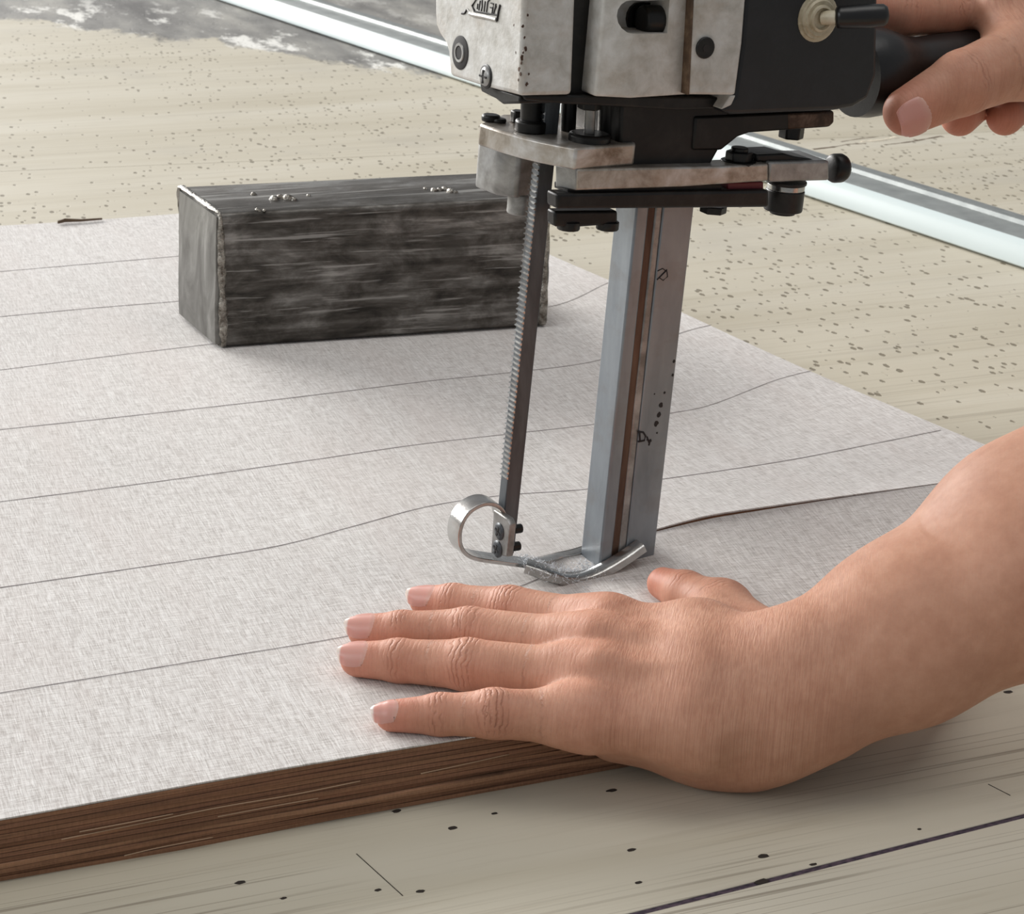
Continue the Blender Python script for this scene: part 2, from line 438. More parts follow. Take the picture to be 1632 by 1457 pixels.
# pencil lines on the top sheet
m_pencil = Mat('pencil_mark', srgb(128, 121, 121), 0.8)
def ribbon(pxs, w, n, name='pencil_line', mat=m_pencil, par=None):
    if pxs[0][0] < 0:                        # the line runs on to the left end of the cloth
        (xa_, ya_), (xb_, yb_) = pxs[0], pxs[1]
        pxs = [(xa_-t_, ya_-t_*(yb_-ya_)/(xb_-xa_)) for t_ in (440, 220)]+list(pxs); n += 20
    pts = spline([(a_, c_) for a_, c_ in pxs], n); P = []
    for px, py in pts:
        z = STACK
        for _ in range(6):
            q = at(px, py, z); z = float(cloth_h(q[0], q[1], False)) if q[1] > ycut(q[0])-0.5 else float(cloth_h(q[0], q[1], True))
        P.append(at(px, py, z)+[0, 0, 0.1])
    b = MB()
    def ring(i, p, t):
        s_ = np.array([-t[1], t[0], 0]); s_ /= np.linalg.norm(s_)
        ww = w*(0.75+0.5*rng.random())
        return [p-s_*ww, p-s_*ww+Z*0.08, p+s_*ww+Z*0.08, p+s_*ww]
    b.sweep(P, ring)
    o = stack.part(name, b.v, b.f, mat, smooth=0); o.parent = par or sheet
    return o
ribbon([(-60, 438), (0, 433), (140, 421), (290, 408), (420, 397)], 0.24, 30)
ribbon([(-60, 511), (0, 505), (140, 492), (290, 480), (420, 470)], 0.22, 30)
ribbon([(-60, 597), (0, 590), (150, 571), (300, 553), (500, 530), (700, 510), (877, 489), (969, 451)], 0.17, 50)
ribbon([(-60, 692), (0, 685), (200, 664), (450, 636), (680, 608), (814, 594), (952, 575), (1088, 530), (1134, 518)], 0.20, 60)
ribbon([(-60, 808), (0, 800), (250, 768), (500, 733), (680, 707), (944, 677), (1080, 657), (1138, 644), (1234, 607), (1297, 590)], 0.19, 60)
ribbon([(-60, 947), (0, 937), (220, 905), (430, 873), (560, 840), (680, 808), (800, 790), (935, 780), (1070, 762), (1250, 735), (1400, 706), (1499, 686)], 0.19, 70)
ribbon([(-60, 1117), (0, 1105), (270, 1061), (550, 1015), (700, 979), (790, 950), (848, 927), (880, 913)], 0.17, 50)
b = MB(); P = [at(px, py, STACK+0.6)+Y*0.6 for px, py in ((92, 355), (104, 352.5), (130, 351.5), (163, 348.5))]  # dark sliver painted in for the shadow gap behind the far cloth edge
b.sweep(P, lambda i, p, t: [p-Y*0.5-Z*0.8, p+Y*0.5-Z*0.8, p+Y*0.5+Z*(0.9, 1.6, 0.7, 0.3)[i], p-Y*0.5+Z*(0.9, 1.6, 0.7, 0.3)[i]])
stack.part('gap_shadow_strip', b.v, b.f, m_edge, smooth=0, label='dark strip standing in for the shadow gap at the far cloth edge')
# pale loose threads along the cut front edge
m_thread = Mat('loose_pale_thread', srgb(176, 148, 122), 0.8)
def thread(pts, r=0.17):
    b = MB(); b.tube(spline([np.array([x_, Y0-0.9+dy_, z_]) for x_, z_, dy_ in pts], 26), r, 6)
    return stack.part('loose_thread', b.v, b.f, m_thread, smooth=180)
thread([(-242, 12.6, -.1), (-215, 13.2, .1), (-190, 14.2, -.1), (-165, 14.0, 0), (-140, 14.7, 0)])
thread([(-236, 14.2, 0), (-222, 14.5, -.2), (-205, 14.7, .1)])
thread([(-190, 10.6, 0), (-170, 11.0, -.2), (-155, 10.8, .1)])
thread([(-222, 2.6, -.9), (-212, 3.1, -.7), (-200, 3.4, -.8), (-192, 3.2, -.4)])
thread([(-118, 13.4, 0), (-100, 14.3, -.2), (-85, 15.0, 0)])

# ------------------------------------------------------------------ steel block on the cloth
m_steel = Mat('mill_scale_steel', rough=0.5, metal=0.55)
def steel_material(m):
    st = m.noise(m.map((9, 60, 150)), 1.0, 5, 0.65, 0.6)
    bl = m.noise(m.map((34, 60, 70)), 1.0, 5, 0.7, 0.4)
    sc = m.noise(m.map((6, 200, 420)), 1.0, 3, 0.6, 0.1)
    col = m.ramp(m.math('ADD', m.math('MULTIPLY', st, 0.5), m.math('MULTIPLY', bl, 0.5)),
                 (0.38, srgb(46, 43, 39)), (0.47, srgb(78, 74, 69)), (0.54, srgb(104, 101, 97)), (0.62, srgb(144, 142, 138)))
    col = m.mix(m.math('MULTIPLY', m.step(sc, 0.58, 0.66), 0.7), col, srgb(166, 164, 160))
    m.set(Base_Color=col, Roughness=m.ramp(bl, (0.35, (0.62,)*3), (0.65, (0.36,)*3)))
    m.set(Normal=m.bump(m.math('ADD', st, m.math('MULTIPLY', sc, 0.4)), 0.3, 0.0008))
steel_material(m_steel)
m_cap = Mat('steel_end_plate', rough=0.42, metal=0.6)
nz = m_cap.noise(m_cap.map((50, 50, 22)), 1.0, 5, 0.65, 0.8)
m_cap.set(Base_Color=m_cap.ramp(nz, (0.35, srgb(88, 86, 82)), (0.55, srgb(122, 121, 117)), (0.7, srgb(156, 155, 151))), Normal=m_cap.bump(nz, 0.3, 0.001))
m_weld = Mat('weld_bead', srgb(150, 146, 138), 0.26, 0.9)
nz = m_weld.noise(m_weld.map((220, 220, 220)), 1.0, 4, 0.7)
m_weld.set(Base_Color=m_weld.ramp(nz, (0.35, srgb(84, 76, 68)), (0.6, srgb(168, 164, 156))), Normal=m_weld.bump(nz, 0.8, 0.002))
bA = at(356, 557, STACK); bB = at(866, 522, STACK)
bx = (bB-bA); BL = np.linalg.norm(bx); bx = bx/BL; by = np.array([-bx[1], bx[0], 0]); BH, BW = 74.0, 61.0
bA = bA+Z*0.9
block = Thing('steel_weight', bA+bx*BL/2+by*BW/2, 'dark grey square steel block with welded ends, weighing down the cloth', 'weight')
SKEW = 12.0
def skew(x_, yy): return -SKEW*yy/BW*(1-min(1, max(0, x_)/(BL*0.4)))   # the left end was sawn off square no better than this
def sec(x_, grow=0, rr=3.0):                 # rounded square section
    out = []
    for cx_, cz_, a0 in ((BW-rr, BH-rr, 0), (rr, BH-rr, 90), (rr, rr, 180), (BW-rr, rr, 270)):
        for k in range(4):
            a_ = math.radians(a0+k*30)
            yy, zz = cx_+math.cos(a_)*(rr+grow), cz_+math.sin(a_)*(rr+grow)
            out.append(bA+bx*(x_+skew(x_, yy))+by*yy+Z*max(zz, 0.0))
    return out
b = MB(); b.loft([sec(t) for t in (0.0, BL*0.3, BL*0.6, BL)])
block.part('tube', b.v, b.f, m_steel, smooth=40)
def weld(x_, sgn):
    ring = sec(x_, 0.4, 3.0); k = len(ring); per = []
    for i in range(k):
        p, q = ring[i], ring[(i+1) % k]; m_ = max(1, int(np.linalg.norm(q-p)/2.2))
        for j in range(m_): per.append(p+(q-p)*j/m_)
    c = sum(ring)/k; rings = []; n = 8
    lump = rng.random(len(per)); lump = (lump+np.roll(lump, 1)+np.roll(lump, 2)+np.roll(lump, -1))/4
    for i, p in enumerate(per):
        o_ = p-c; o_ = o_-bx*(o_@bx); o_ /= np.linalg.norm(o_)
        rr = 0.7+1.7*lump[i]+0.25*math.sin(i*0.37)+0.12*rng.random()
        rings.append([p-o_*0.4+(o_*math.cos(2*math.pi*a_/n)*0.75+bx*math.sin(2*math.pi*a_/n)*1.25)*rr for a_ in range(n)])
    for r_ in rings:
        for j in range(n):
            if r_[j][2] < STACK+0.9: r_[j] = np.array([r_[j][0], r_[j][1], STACK+0.9])
    b = MB(); b.loft(rings, caps=False, closed=True)
    return block.part('weld_bead', b.v, b.f, m_weld, smooth=60, label='lumpy shiny weld bead round the end plate')
def bulged_cap(x_, sgn):
    b = MB(); g = 13; v = []
    for i in range(g):
        for j in range(g):
            yy, zz = BW*(0.03+0.94*i/(g-1)), BH*(0.02+0.95*j/(g-1))
            u_, w_ = 2*i/(g-1)-1, 2*j/(g-1)-1
            bul = 1.0+2.6*max(0, 1-w_*w_)*(1-0.5*u_*u_)+(2.4*max(0, -w_+0.1) if sgn < 0 else 0.5*abs(math.sin(6*w_)))
            v.append(bA+bx*(x_+sgn*bul+skew(x_, yy))+by*yy+Z*zz)
    f = [[i*g+j, i*g+j+1, (i+1)*g+j+1, (i+1)*g+j] for i in range(g-1) for j in range(g-1)]
    b.add(v, f)
    rim = [i*g for i in range(g)]+[(g-1)*g+j for j in range(1, g)]+[i*g+g-1 for i in range(g-2, -1, -1)]+[j for j in range(g-2, 0, -1)]
    k0 = len(b.v)
    b.v += [tuple(np.array(b.v[i])-bx*sgn*((np.array(b.v[i])-bA-bx*(x_+skew(x_, (np.array(b.v[i])-bA)@by)))@bx*sgn+1.0)) for i in rim]
    for a_ in range(len(rim)): b.f.append([rim[a_], rim[(a_+1) % len(rim)], k0+(a_+1) % len(rim), k0+a_])
    return block.part('end_plate', b.v, b.f, m_cap, smooth=50)
bulged_cap(0, -1); weld(0.3, -1); bulged_cap(BL, 1); weld(BL-0.3, 1)
def spatter(px, py, r, name='weld_spatter'):
    c = at(px, py, STACK+0.9+BH); b = MB(); n = 7
    rings = []
    for t, rr in ((-0.2, 1.0), (0.35, 0.9), (0.75, 0.5)):
        rings.append([c+np.array([math.cos(2*math.pi*i/n)*r*rr*(0.8+0.5*rng.random()), math.sin(2*math.pi*i/n)*r*rr*(0.8+0.5*rng.random()), r*t]) for i in range(n)])
    b.loft(rings); block.part(name, b.v, b.f, m_weld, smooth=60)
for px, py, r in ((437, 318, 2.6), (447, 315, 2.2), (459, 317, 3.0), (468, 319, 1.8), (404, 310, 1.5), (411, 335, 1.7), (421, 336, 1.1), (492, 312, 1.2),
                  (692, 304, 2.0), (701, 303, 1.8), (709, 302, 2.2), (718, 306, 2.4), (726, 307, 1.6), (678, 301, 1.2)):
    spatter(px, py, r)

# ------------------------------------------------------------------ straight-knife cutting machine
YAW, TILT = math.radians(8), 0.060           # it stands turned a little and leans back towards the operator
m0 = np.array([math.cos(YAW), math.sin(YAW), 0])
MY = np.array([-math.sin(YAW), math.cos(YAW), 0])
MZ = math.sin(TILT)*m0+math.cos(TILT)*Z
MX = math.cos(TILT)*m0-math.sin(TILT)*Z
MO = np.array([0, 0, STACK])
def _hit(px, py, n, c):
    d = ray(px, py); return CAM+d*((c-(CAM-MO)@n)/(d@n))
def mp(px, py, my): return _hit(px, py, MY, my)      # on the plane at lateral offset my
def mq(px, py, mz): return _hit(px, py, MZ, mz)      # on the level mz
def mr(px, py, mx): return _hit(px, py, MX, mx)      # on the cross plane mx
def loc(p): q = p-MO; return np.array([q@MX, q@MY, q@MZ])
def mw(a, b_, c): return MO+MX*a+MY*b_+MZ*c

def metal(name, dark, mid, light, rough=0.4, metal_=0.9, scale=60, stain=None, stain_amt=0.5, stretch=(1, 1, 1), bumpy=0.15):
    m = Mat(name, srgb(*mid), rough, metal_)
    n1 = m.noise(m.map(tuple(scale*q for q in stretch)), 1.0, 5, 0.62, 0.3)
    col = m.ramp(n1, (0.32, srgb(*dark)), (0.5, srgb(*mid)), (0.68, srgb(*light)))
    if stain:
        n2 = m.noise(m.map((38, 38, 60), loc=(4, 3, 1)), 1.0, 4, 0.65)
        col = m.mix(m.math('MULTIPLY', m.step(n2, 0.48, 0.68), stain_amt), col, srgb(*stain))
    m.set(Base_Color=col, Roughness=m.math('ADD', rough-0.08, m.math('MULTIPLY', n1, 0.16)), Normal=m.bump(m.noise(m.map((420, 420, 420)), 1.0, 3), bumpy, 0.0004))
    return m
m_cast = metal('painted_white_casting', (178, 175, 168), (198, 196, 191), (212, 211, 208), 0.42, 0.05, 130, (156, 130, 100), 0.22, bumpy=0.5)
m_nick = metal('nickel_plate', (120, 108, 94), (176, 168, 158), (208, 206, 203), 0.34, 0.5, 70, (150, 128, 106), 0.28)
m_alloy = metal('grey_cast_alloy', (118, 117, 115), (152, 151, 149), (178, 178, 177), 0.40, 0.6, 80, (96, 84, 70), 0.3)
m_dark = metal('oily_dark_steel', (15, 14, 13), (23, 22, 21), (38, 36, 34), 0.42, 0.3, 90, (44, 35, 28), 0.2)
m_barm = metal('worn_guide_steel', (52, 55, 58), (74, 78, 82), (100, 105, 109), 0.36, 0.35, 60, stretch=(1, 1, 0.2))
m_bright = metal('polished_steel', (150, 150, 148), (190, 190, 188), (214, 214, 212), 0.22, 0.95, 40, (120, 92, 72), 0.25)
m_column = metal('satin_steel_column', (114, 120, 126), (138, 145, 151), (160, 166, 171), 0.34, 0.45, 30, (122, 116, 110), 0.3, stretch=(1, 1, 0.25))
m_rust = metal('brown_oiled_groove', (58, 42, 34), (84, 64, 53), (116, 94, 80), 0.42, 0.5, 70, stretch=(1, 1, 0.15))
m_black = metal('black_enamel', (13, 15, 18), (18, 20, 24), (26, 28, 33), 0.46, 0.0, 60, bumpy=0.2)
m_handle = metal('black_bakelite', (13, 13, 14), (18, 18, 19), (26, 26, 26), 0.36, 0.0, 50)
m_ivory = metal('yellowed_plated_nut', (150, 138, 112), (186, 176, 152), (206, 198, 178), 0.45, 0.1, 120)
m_red = Mat('red_lacquer', srgb(104, 22, 34), 0.4)
m_lint = Mat('pale_lint', srgb(226, 230, 235), 0.95)
m_ink = Mat('dark_stamped_mark', srgb(34, 30, 30), 0.7)

mach = Thing('cloth_cutting_machine', MO, 'white and black electric straight-knife cutting machine standing in the cloth, held by its handle', 'machine')
def side(name, pts, y0, y1, mat, bevel=0.6, parent=None, **kw):
    b = MB(); b.prism([mp(px, py, y0) for px, py in pts], MY*(y1-y0))
    return mach.part(name, b.v, b.f, mat, bevel=bevel, parent=parent, **kw)
def plan(name, pts, mz, thick, mat, bevel=0.6, parent=None, **kw):
    b = MB(); b.prism([mq(px, py, mz) for px, py in pts], -MZ*thick)
    return mach.part(name, b.v, b.f, mat, bevel=bevel, parent=parent, **kw)
def box(name, x0, x1, y0, y1, z0, z1, mat, bevel=0.4, parent=None, **kw):
    b = MB(); b.prism([mw(x0, y0, z0), mw(x1, y0, z0), mw(x1, y1, z0), mw(x0, y1, z0)], MZ*(z1-z0))
    return mach.part(name, b.v, b.f, mat, bevel=bevel, parent=parent, **kw)
def rod(name, a, b_, r, mat, n=20, bevel=0.3, parent=None, prof=None, **kw):
    b = MB(); b.cyl(a, b_, r, n=n, prof=prof)
    return mach.part(name, b.v, b.f, mat, bevel=bevel, parent=parent, **kw)

# --- the column that carries the knife
ZTOP = loc(mp(1060, 330, -8))[2]+14
cx0 = 0.0
x_edge = loc(mp(957, 885, -8))[0]
x_back = loc(mp(1045, 861, -8))[0]
box('column_front', x_edge, x_edge+6.0, -8, 7, -16, ZTOP, m_column, 0.8, label='bright steel front edge of the column')
box('column_groove', x_edge+5.6, x_edge+9.5, -7.0, 6, -16, ZTOP, m_rust, 0.2, label='brown oily groove of the column')
box('column_rib', x_edge+9.3, x_edge+12.8, -7.6, 6, -16, ZTOP, m_alloy, 0.7)
col_o = box('column_plate', x_edge+12.6, x_back, -8.2, 6, -2.5, ZTOP, m_column, 0.5, label='grey steel column side plate with worn stamped marks')
def mark(strokes, r=0.28, parent=col_o, y=-8.25):
    b = MB()
    for st in strokes:
        b.tube([mp(px, py, y) for px, py in st], r, 6)
    return mach.part('stamped_mark', b.v, b.f, m_ink, parent=parent, smooth=180)
mark([[(1019, 688), (1020, 704)], [(1017, 688), (1025, 689), (1029, 695), (1027, 702), (1017, 704)]], 0.42)
mark([[(1031, 696), (1035, 707)], [(1037, 700), (1034, 710)], [(1031, 701), (1038, 703)]], 0.35)
mark([[(1048, 432), (1056, 428), (1063, 433), (1064, 441), (1057, 447), (1051, 443)]], 0.22)
mark([[(1063, 430), (1054, 439), (1047, 446)]], 0.3)
for (px, py, r) in ((1053, 646, 1.1), (1050, 661, 1.1), (1046, 675, 1.2), (1047, 690, 0.45), (1059, 626, 0.55), (1074, 576, 0.7), (1072, 598, 0.6), (1043, 628, 0.35)):
    b = MB(); c = mp(px, py, -8.2); k = 9
    ring = lambda s_, o_: [c-MY*o_+(MX*math.cos(2*math.pi*i/k)*0.85+MZ*math.sin(2*math.pi*i/k))*r*s_*(0.75+0.5*rng.random()) for i in range(k)]
    b.loft([ring(1, 0), ring(1, 0.1), ring(0.5, 0.12)])
    mach.part('stamped_mark', b.v, b.f, m_ink, parent=col_o, smooth=0)

# --- presser bar with its rack of teeth
pb0 = loc(mp(809, 765, -2.5)); pb1 = loc(mp(860, 261, -2.5))
bxm = (pb0[0]+pb1[0])/2
ZB = loc(mp(800, 885, -2.5))[2]; ZT = loc(mp(885, 150, -2.5))[2]
z_t0, z_t1 = pb0[2], loc(mp(868, 175, -2.5))[2]
def bar_x(z): return pb0[0]+(pb1[0]-pb0[0])*(z-pb0[2])/(pb1[2]-pb0[2])
b = MB()
b.loft([[mw(bar_x(z)+dx, dy, z) for dx, dy in ((0, -2.6), (6.6, -2.6), (6.6, 3.0), (0, 3.0))] for z in (ZB, ZT)])
pbar = mach.part('presser_bar', b.v, b.f, m_barm, bevel=0.4)
b = MB(); nT = int((z_t1-z_t0)/2.15)
for i in range(nT):
    z = z_t0+(z_t1-z_t0)*i/nT; x_ = bar_x(z)
    p = [mw(x_+0.2, -2.6, z), mw(x_-0.9, -2.6, z+0.7), mw(x_+0.2, -2.6, z+1.2)]
    b.prism(p, MY*5.6)
mach.part('rack_teeth', b.v, b.f, m_bright, parent=pbar, smooth=0, kind='stuff')

# --- presser foot: bent strip, screw plate, shoe round the blade
loop = [(806, 830), (803, 817), (795, 808), (782, 804), (768, 806), (752, 815), (740, 830), (734, 848), (734, 866), (740, 880), (752, 889), (772, 894), (800, 898), (830, 902), (862, 906)]
lp = spline([np.append(q, 0) for q in np.array(loop, float)], 60)[:, :2]
W0, WID, TH = -5.2, 9.5, 1.7
b = MB()
pts = [mp(px, py, W0) for px, py in lp]
def strip(i, p, t):
    nrm = np.cross(t, MY); nrm /= np.linalg.norm(nrm)
    return [p-nrm*TH/2, p+nrm*TH/2, p+nrm*TH/2+MY*WID, p-nrm*TH/2+MY*WID]
b.sweep(pts, strip)
foot = mach.part('presser_foot_strip', b.v, b.f, m_bright, bevel=0.3, smooth=50, label='polished steel strip bent into a round loop')
zc0, zc1 = loc(mp(806, 888, -5))[2], loc(mp(806, 822, -5))[2]
xs = bar_x(zc0)
b = MB()
xpl = bar_x((zc0+zc1)/2)-3.2
b.prism([mr(px, py, xpl) for px, py in ((786, 812), (808, 826), (813, 836), (808, 888), (782, 882), (784, 850))], MX*3.0)
plate_o = mach.part('screw_plate', b.v, b.f, m_alloy, bevel=0.6)
for (px, py) in ((796, 847), (793, 875)):
    c = mr(px, py, xpl); b = MB(); b.cyl(c+MX*0.3, c-MX*0.9, 3.5, n=22, prof=[(0, 3.6), (0.5, 3.6), (0.85, 3.0), (1, 2.4)])
    s_ = mach.part('screw', b.v, b.f, m_barm, parent=plate_o, smooth=50)
    b = MB()
    for ang in (20, 110):
        a_ = math.radians(ang); d = MY*math.cos(a_)+MZ*math.sin(a_); e = -MY*math.sin(a_)+MZ*math.cos(a_)
        b.box(c-MX*0.95, d, e, MX, 2.0, 0.42, 0.16)
    s2 = mach.part('cross_slot', b.v, b.f, m_ink, smooth=0); s2.parent = s_.parent
    s2.name = 'screw_cross_slot'
for (px, py) in ((824, 843), (821, 871)):
    c = mp(px, py, -1); rod('bolt_end', c-MX*2, c+MX*2.0, 2.0, m_dark, 10, parent=plate_o)
near = [(838, 902), (858, 909), (880, 918), (905, 924), (935, 920), (965, 907), (995, 889), (1022, 870)]
far = [(838, 899), (862, 896), (888, 890), (915, 884), (940, 876)]
b = MB()
npts = [mp(px, py, -12 if i > 1 else -6-3*i) for i, (px, py) in enumerate(near)]
npts = spline(npts, 30)
def shoe_ring(w, h):
    def f(i, p, t):
        s_ = np.cross(t, MZ); s_ /= np.linalg.norm(s_); u_ = np.cross(s_, t)
        return [p+s_*w*a_+u_*h*c_ for a_, c_ in ((-1, -.6), (-.6, -1), (.6, -1), (1, -.6), (1, .6), (.6, 1), (-.6, 1), (-1, .6))]
    return f
b.sweep(npts, shoe_ring(3.4, 2.5))
shoe = mach.part('shoe_prong', b.v, b.f, m_bright, smooth=50, label='worn steel shoe prong curving past the column')
b = MB(); b.sweep(spline([mp(px, py, 9 if i > 1 else 1+4*i) for i, (px, py) in enumerate(far)], 20), shoe_ring(2.6, 2.0))
mach.part('shoe_prong', b.v, b.f, m_bright, smooth=50)
# lint caught on the shoe
b = MB()
for i in range(1300):
    t = rng.random(); c = npts[int(t*18)+2]+MY*rng.normal(3.5, 4.2)+MZ*abs(rng.normal(1.0, 0.7)) + MX*rng.normal(0, 2)
    d1 = rng.normal(size=3)*[1, 1, 0.5]; d1 /= np.linalg.norm(d1); d2 = rng.normal(size=3); L_ = 0.6+1.6*rng.random()
    b.tube(spline([c, c+d1*L_*0.5+d2*0.3, c+d1*L_+d2*0.2], 4), 0.10, 3)
mach.part('lint', b.v, b.f, m_lint, smooth=180, kind='stuff', label='pale fluff caught on the shoe')

# --- guide plate, boss and pin
zpl = loc(mp(918, 236, -27))[2]
plan('guide_plate', [(764, 197), (800, 209), (832, 218), (862, 225), (918, 236), (1013, 229), (1010, 205), (930, 183), (800, 182)], zpl, 8.3, m_nick, 0.9, label='stained nickel guide plate above the presser bar')
zbs = zpl-8.3
zb_bot = loc(mr(788, 311, loc(mq(788, 225, zbs))[0]))[2]
plan('boss', [(757, 299), (788, 311), (822, 317), (853, 316), (872, 305), (872, 290), (800, 283), (768, 285)], zb_bot, -(zbs-zb_bot)*0.995, m_alloy, 1.2, label='grey cast boss under the guide plate')
c = mq(832, 312, zb_bot); rod('pin', c+MZ*1, c-MZ*7.0, 5.6, m_alloy, 20, 0.6)
# --- clamp bar running back, lower bar, drum and knobs
side('clamp_bar', [(918, 270), (1150, 265), (1225, 261), (1225, 289), (1150, 294), (1090, 298), (918, 304)], -27, -16, m_nick, 0.8, label='nickel clamp bar running back from the guide plate')
b = MB(); q0, q1 = mp(919, 269, -27), mp(919, 304, -27)
b.prism([q0, q1, q1-MX*5+MY*7, q0-MX*5+MY*7], MX*6+MY*3)
mach.part('clamp_jaw', b.v, b.f, m_alloy, bevel=0.5)
side('clamp_block', [(1226, 258), (1322, 256), (1322, 288), (1226, 291)], -26, -6, m_alloy, 1.0, label='light grey clamp block beside the knob')
c = mp(1334, 268, -16); rod('clamp_knob', c-MX*3.4, c+MX*4.0, 6.0, m_dark, 24, 0, prof=[(0, 4.2), (.1, 5.4), (.25, 5.9), (.7, 5.9), (.9, 5.2), (1, 3.4)], smooth=60)
side('lower_bar', [(888, 309), (1226, 303), (1226, 331), (888, 334)], -27, -19, m_dark, 1.2, seg=3, label='dark steel lower bar')
side('spacer', [(905, 299), (1150, 294), (1150, 304), (905, 309)], -24, -14, m_dark, 0.3)
side('red_tab', [(1160, 292), (1217, 290), (1217, 304), (1160, 305)], -24, -8, m_red, 0.4, label='dark red tab between the bars')
c = mp(1252, 300, -18)
rod('chrome_ring', c-MZ*0.4, c+MZ*2.0, 7.6, m_bright, 28, 0.3)
rod('drum', c-MZ*9.0, c-MZ*0.2, 7.8, m_dark, 28, 0.6)
rod('drum_foot', c-MZ*10.4, c-MZ*8.8, 5.2, m_dark, 20, 0.5)
rod('drum_cap', c+MZ*2.0, c+MZ*3.3, 8.2, m_dark, 28, 0.3)
c = mp(1137, 331, -16); rod('bolt_head', c-MZ*2.0, c+MZ*1, 5.4, m_dark, 6, 0.4)
side('under_block', [(884, 337), (985, 336), (985, 358), (915, 363), (884, 362)], -20, -14, m_dark, 1.0)
for px in (906, 968):
    c = mp(px, 360, -17); rod('bolt_head', c-MZ*1.4, c+MZ*2, 4.4, m_dark, 12, 0.4)
# fittings on top of the clamp bar
c = mp(1176, 262, -20); rod('washer', c-MZ*0.2, c+MZ*1.6, 7.0, m_dark, 20, 0.3); rod('bolt_head', c+MZ*1.4, c+MZ*5.2, 5.4, m_dark, 6, 0.5, prof=None)
rod('bolt_top', c+MZ*5.0, c+MZ*6.8, 3.4, m_dark, 16, 0.4)
side('latch', [(1206, 247), (1250, 245), (1268, 250), (1296, 254), (1300, 259), (1290, 264), (1250, 264), (1245, 258), (1206, 258)], -24, -10, m_dark, 0.7)
side('latch_pin', [(1200, 252), (1224, 252), (1224, 268), (1200, 266)], -22, -12, m_dark, 0.4)

# --- dark mechanism between plate and head
side('gear_case', [(990, 166), (1168, 160), (1150, 232), (1132, 264), (1006, 268), (988, 232)], -21, 22, m_dark, 1.2, label='dark oily gear case')
side('lever_plate', [(1108, 186), (1329, 176), (1329, 197), (1322, 203), (1195, 212), (1176, 219), (1150, 240), (1104, 240)], -22, 12, m_dark, 1.0, label='dark lever plate with a rusty end')
rustm = metal('rusty_steel', (44, 34, 28), (72, 56, 46), (110, 92, 80), 0.5, 0.5, 120)
side('lever_tip', [(1256, 181), (1330, 177), (1330, 196), (1322, 202), (1256, 207)], -22.4, 8, rustm, 0.9)
c = mp(1262, 206, -10); rod('bolt_head', c-MZ*3.6, c+MZ*2, 5.2, m_dark, 6, 0.6)
c0, c1 = mp(845, 158, 2), mp(845, 207, 2)
rod('guide_post', c1-MZ*1, c0+MZ*6, 3.9, m_dark, 18, 0.2)
c = mq(845, 210, zpl); rod('post_collar', c-MZ*0.2, c+MZ*4.5, 6.0, m_dark, 18, 0.8)
c = mq(826, 195, zpl); rod('bolt_head', c-MZ*0.2, c+MZ*4.6, 3.4, m_dark, 6, 0.6)
c = mq(782, 193, zpl); rod('bolt_head', c-MZ*0.2, c+MZ*2.6, 3.8, m_dark, 10, 0.9)
c = mq(795, 195, zpl); rod('bolt_head', c-MZ*0.2, c+MZ*1.6, 3.0, m_dark, 10, 0.7)
c0, c1 = mp(940, 160, -16), mp(940, 214, -16)
rod('spindle', c1-MZ*6, c0+MZ*6, 2.1, m_alloy, 16, 0.2)
rod('spindle_base', c1-MZ*4.6, c1+MZ*0.6, 8.0, m_dark, 22, 1.2)
rod('spindle_nut', c0-MZ*3.2, c0+MZ*6, 4.6, m_dark, 6, 0.4)
c0, c1 = mp(972, 160, -10), mp(972, 222, -10)
rod('shaft', c1-MZ*4, c0+MZ*6, 4.6, m_dark, 18, 0.3)
c0, c1 = mp(906, 160, 2), mp(906, 212, 2)
rod('shaft', c1-MZ*6, c0+MZ*6, 3.0, m_dark, 18, 0.3)

# --- white head
zsk = loc(mp(830, 153, -30))[2]
side('skirt_plate', [(834, 151), (1168, 156), (1150, 174), (1080, 176), (985, 170), (900, 166), (838, 160)], -28, -4, m_dark, 0.8)
b = MB(); b.prism([mr(px, py, loc(mp(830, 153, -30))[0]+2) for px, py in ((764, 132), (828, 152), (828, 165), (800, 166), (790, 158), (766, 146))], MX*16)
mach.part('skirt_flange', b.v, b.f, m_dark, bevel=0.8)
xA = loc(mp(829, 153, -30))[0]; xA2 = loc(mp(912, 150, -30))[0]
b = MB()
face = [(693, -70), (693, 20), (694, 40), (700, 55), (710, 70), (714, 84), (717, 121), (770, 138), (829, 153), (836, -70)]
b.prism([mr(px, py, xA) for px, py in face], MX*(xA2-xA))
headA = mach.part('head_cover', b.v, b.f, m_cast, bevel=1.6, seg=3, label='white painted head cover with an embossed logo')
# embossed logo: angular frame with letter strokes, cut off by the top of the picture
def emboss(pts, r, name='logo_stroke', mat=m_cast):
    b = MB(); b.tube([mr(px, py, xA-0.15) for px, py in pts], r, 6, flat=(1, 1))
    o = mach.part(name, b.v, b.f, mat, parent=headA, smooth=60); return o
def lz(p): return (690+p[0]*0.098, p[1]*0.098)
emboss([lz(p) for p in ((720, -40), (640, 95), (680, 185))], 0.42, mat=m_ink)
emboss([lz(p) for p in ((680, 185), (850, 215), (1050, 245))], 0.30, mat=m_ink)
emboss([lz(p) for p in ((1095, 80), (1070, 180), (1045, 340))], 0.5, mat=m_ink)
emboss([lz(p) for p in ((610, 215), (660, 235), (850, 270), (1040, 320))], 0.95)
emboss([lz(p) for p in ((620, 250), (760, 285), (1040, 345))], 0.26, mat=m_ink)
emboss([lz(p) for p in ((550, 160), (520, 215), (470, 220))], 0.42, mat=m_ink)
emboss([lz(p) for p in ((560, 150), (600, 205))], 0.4)
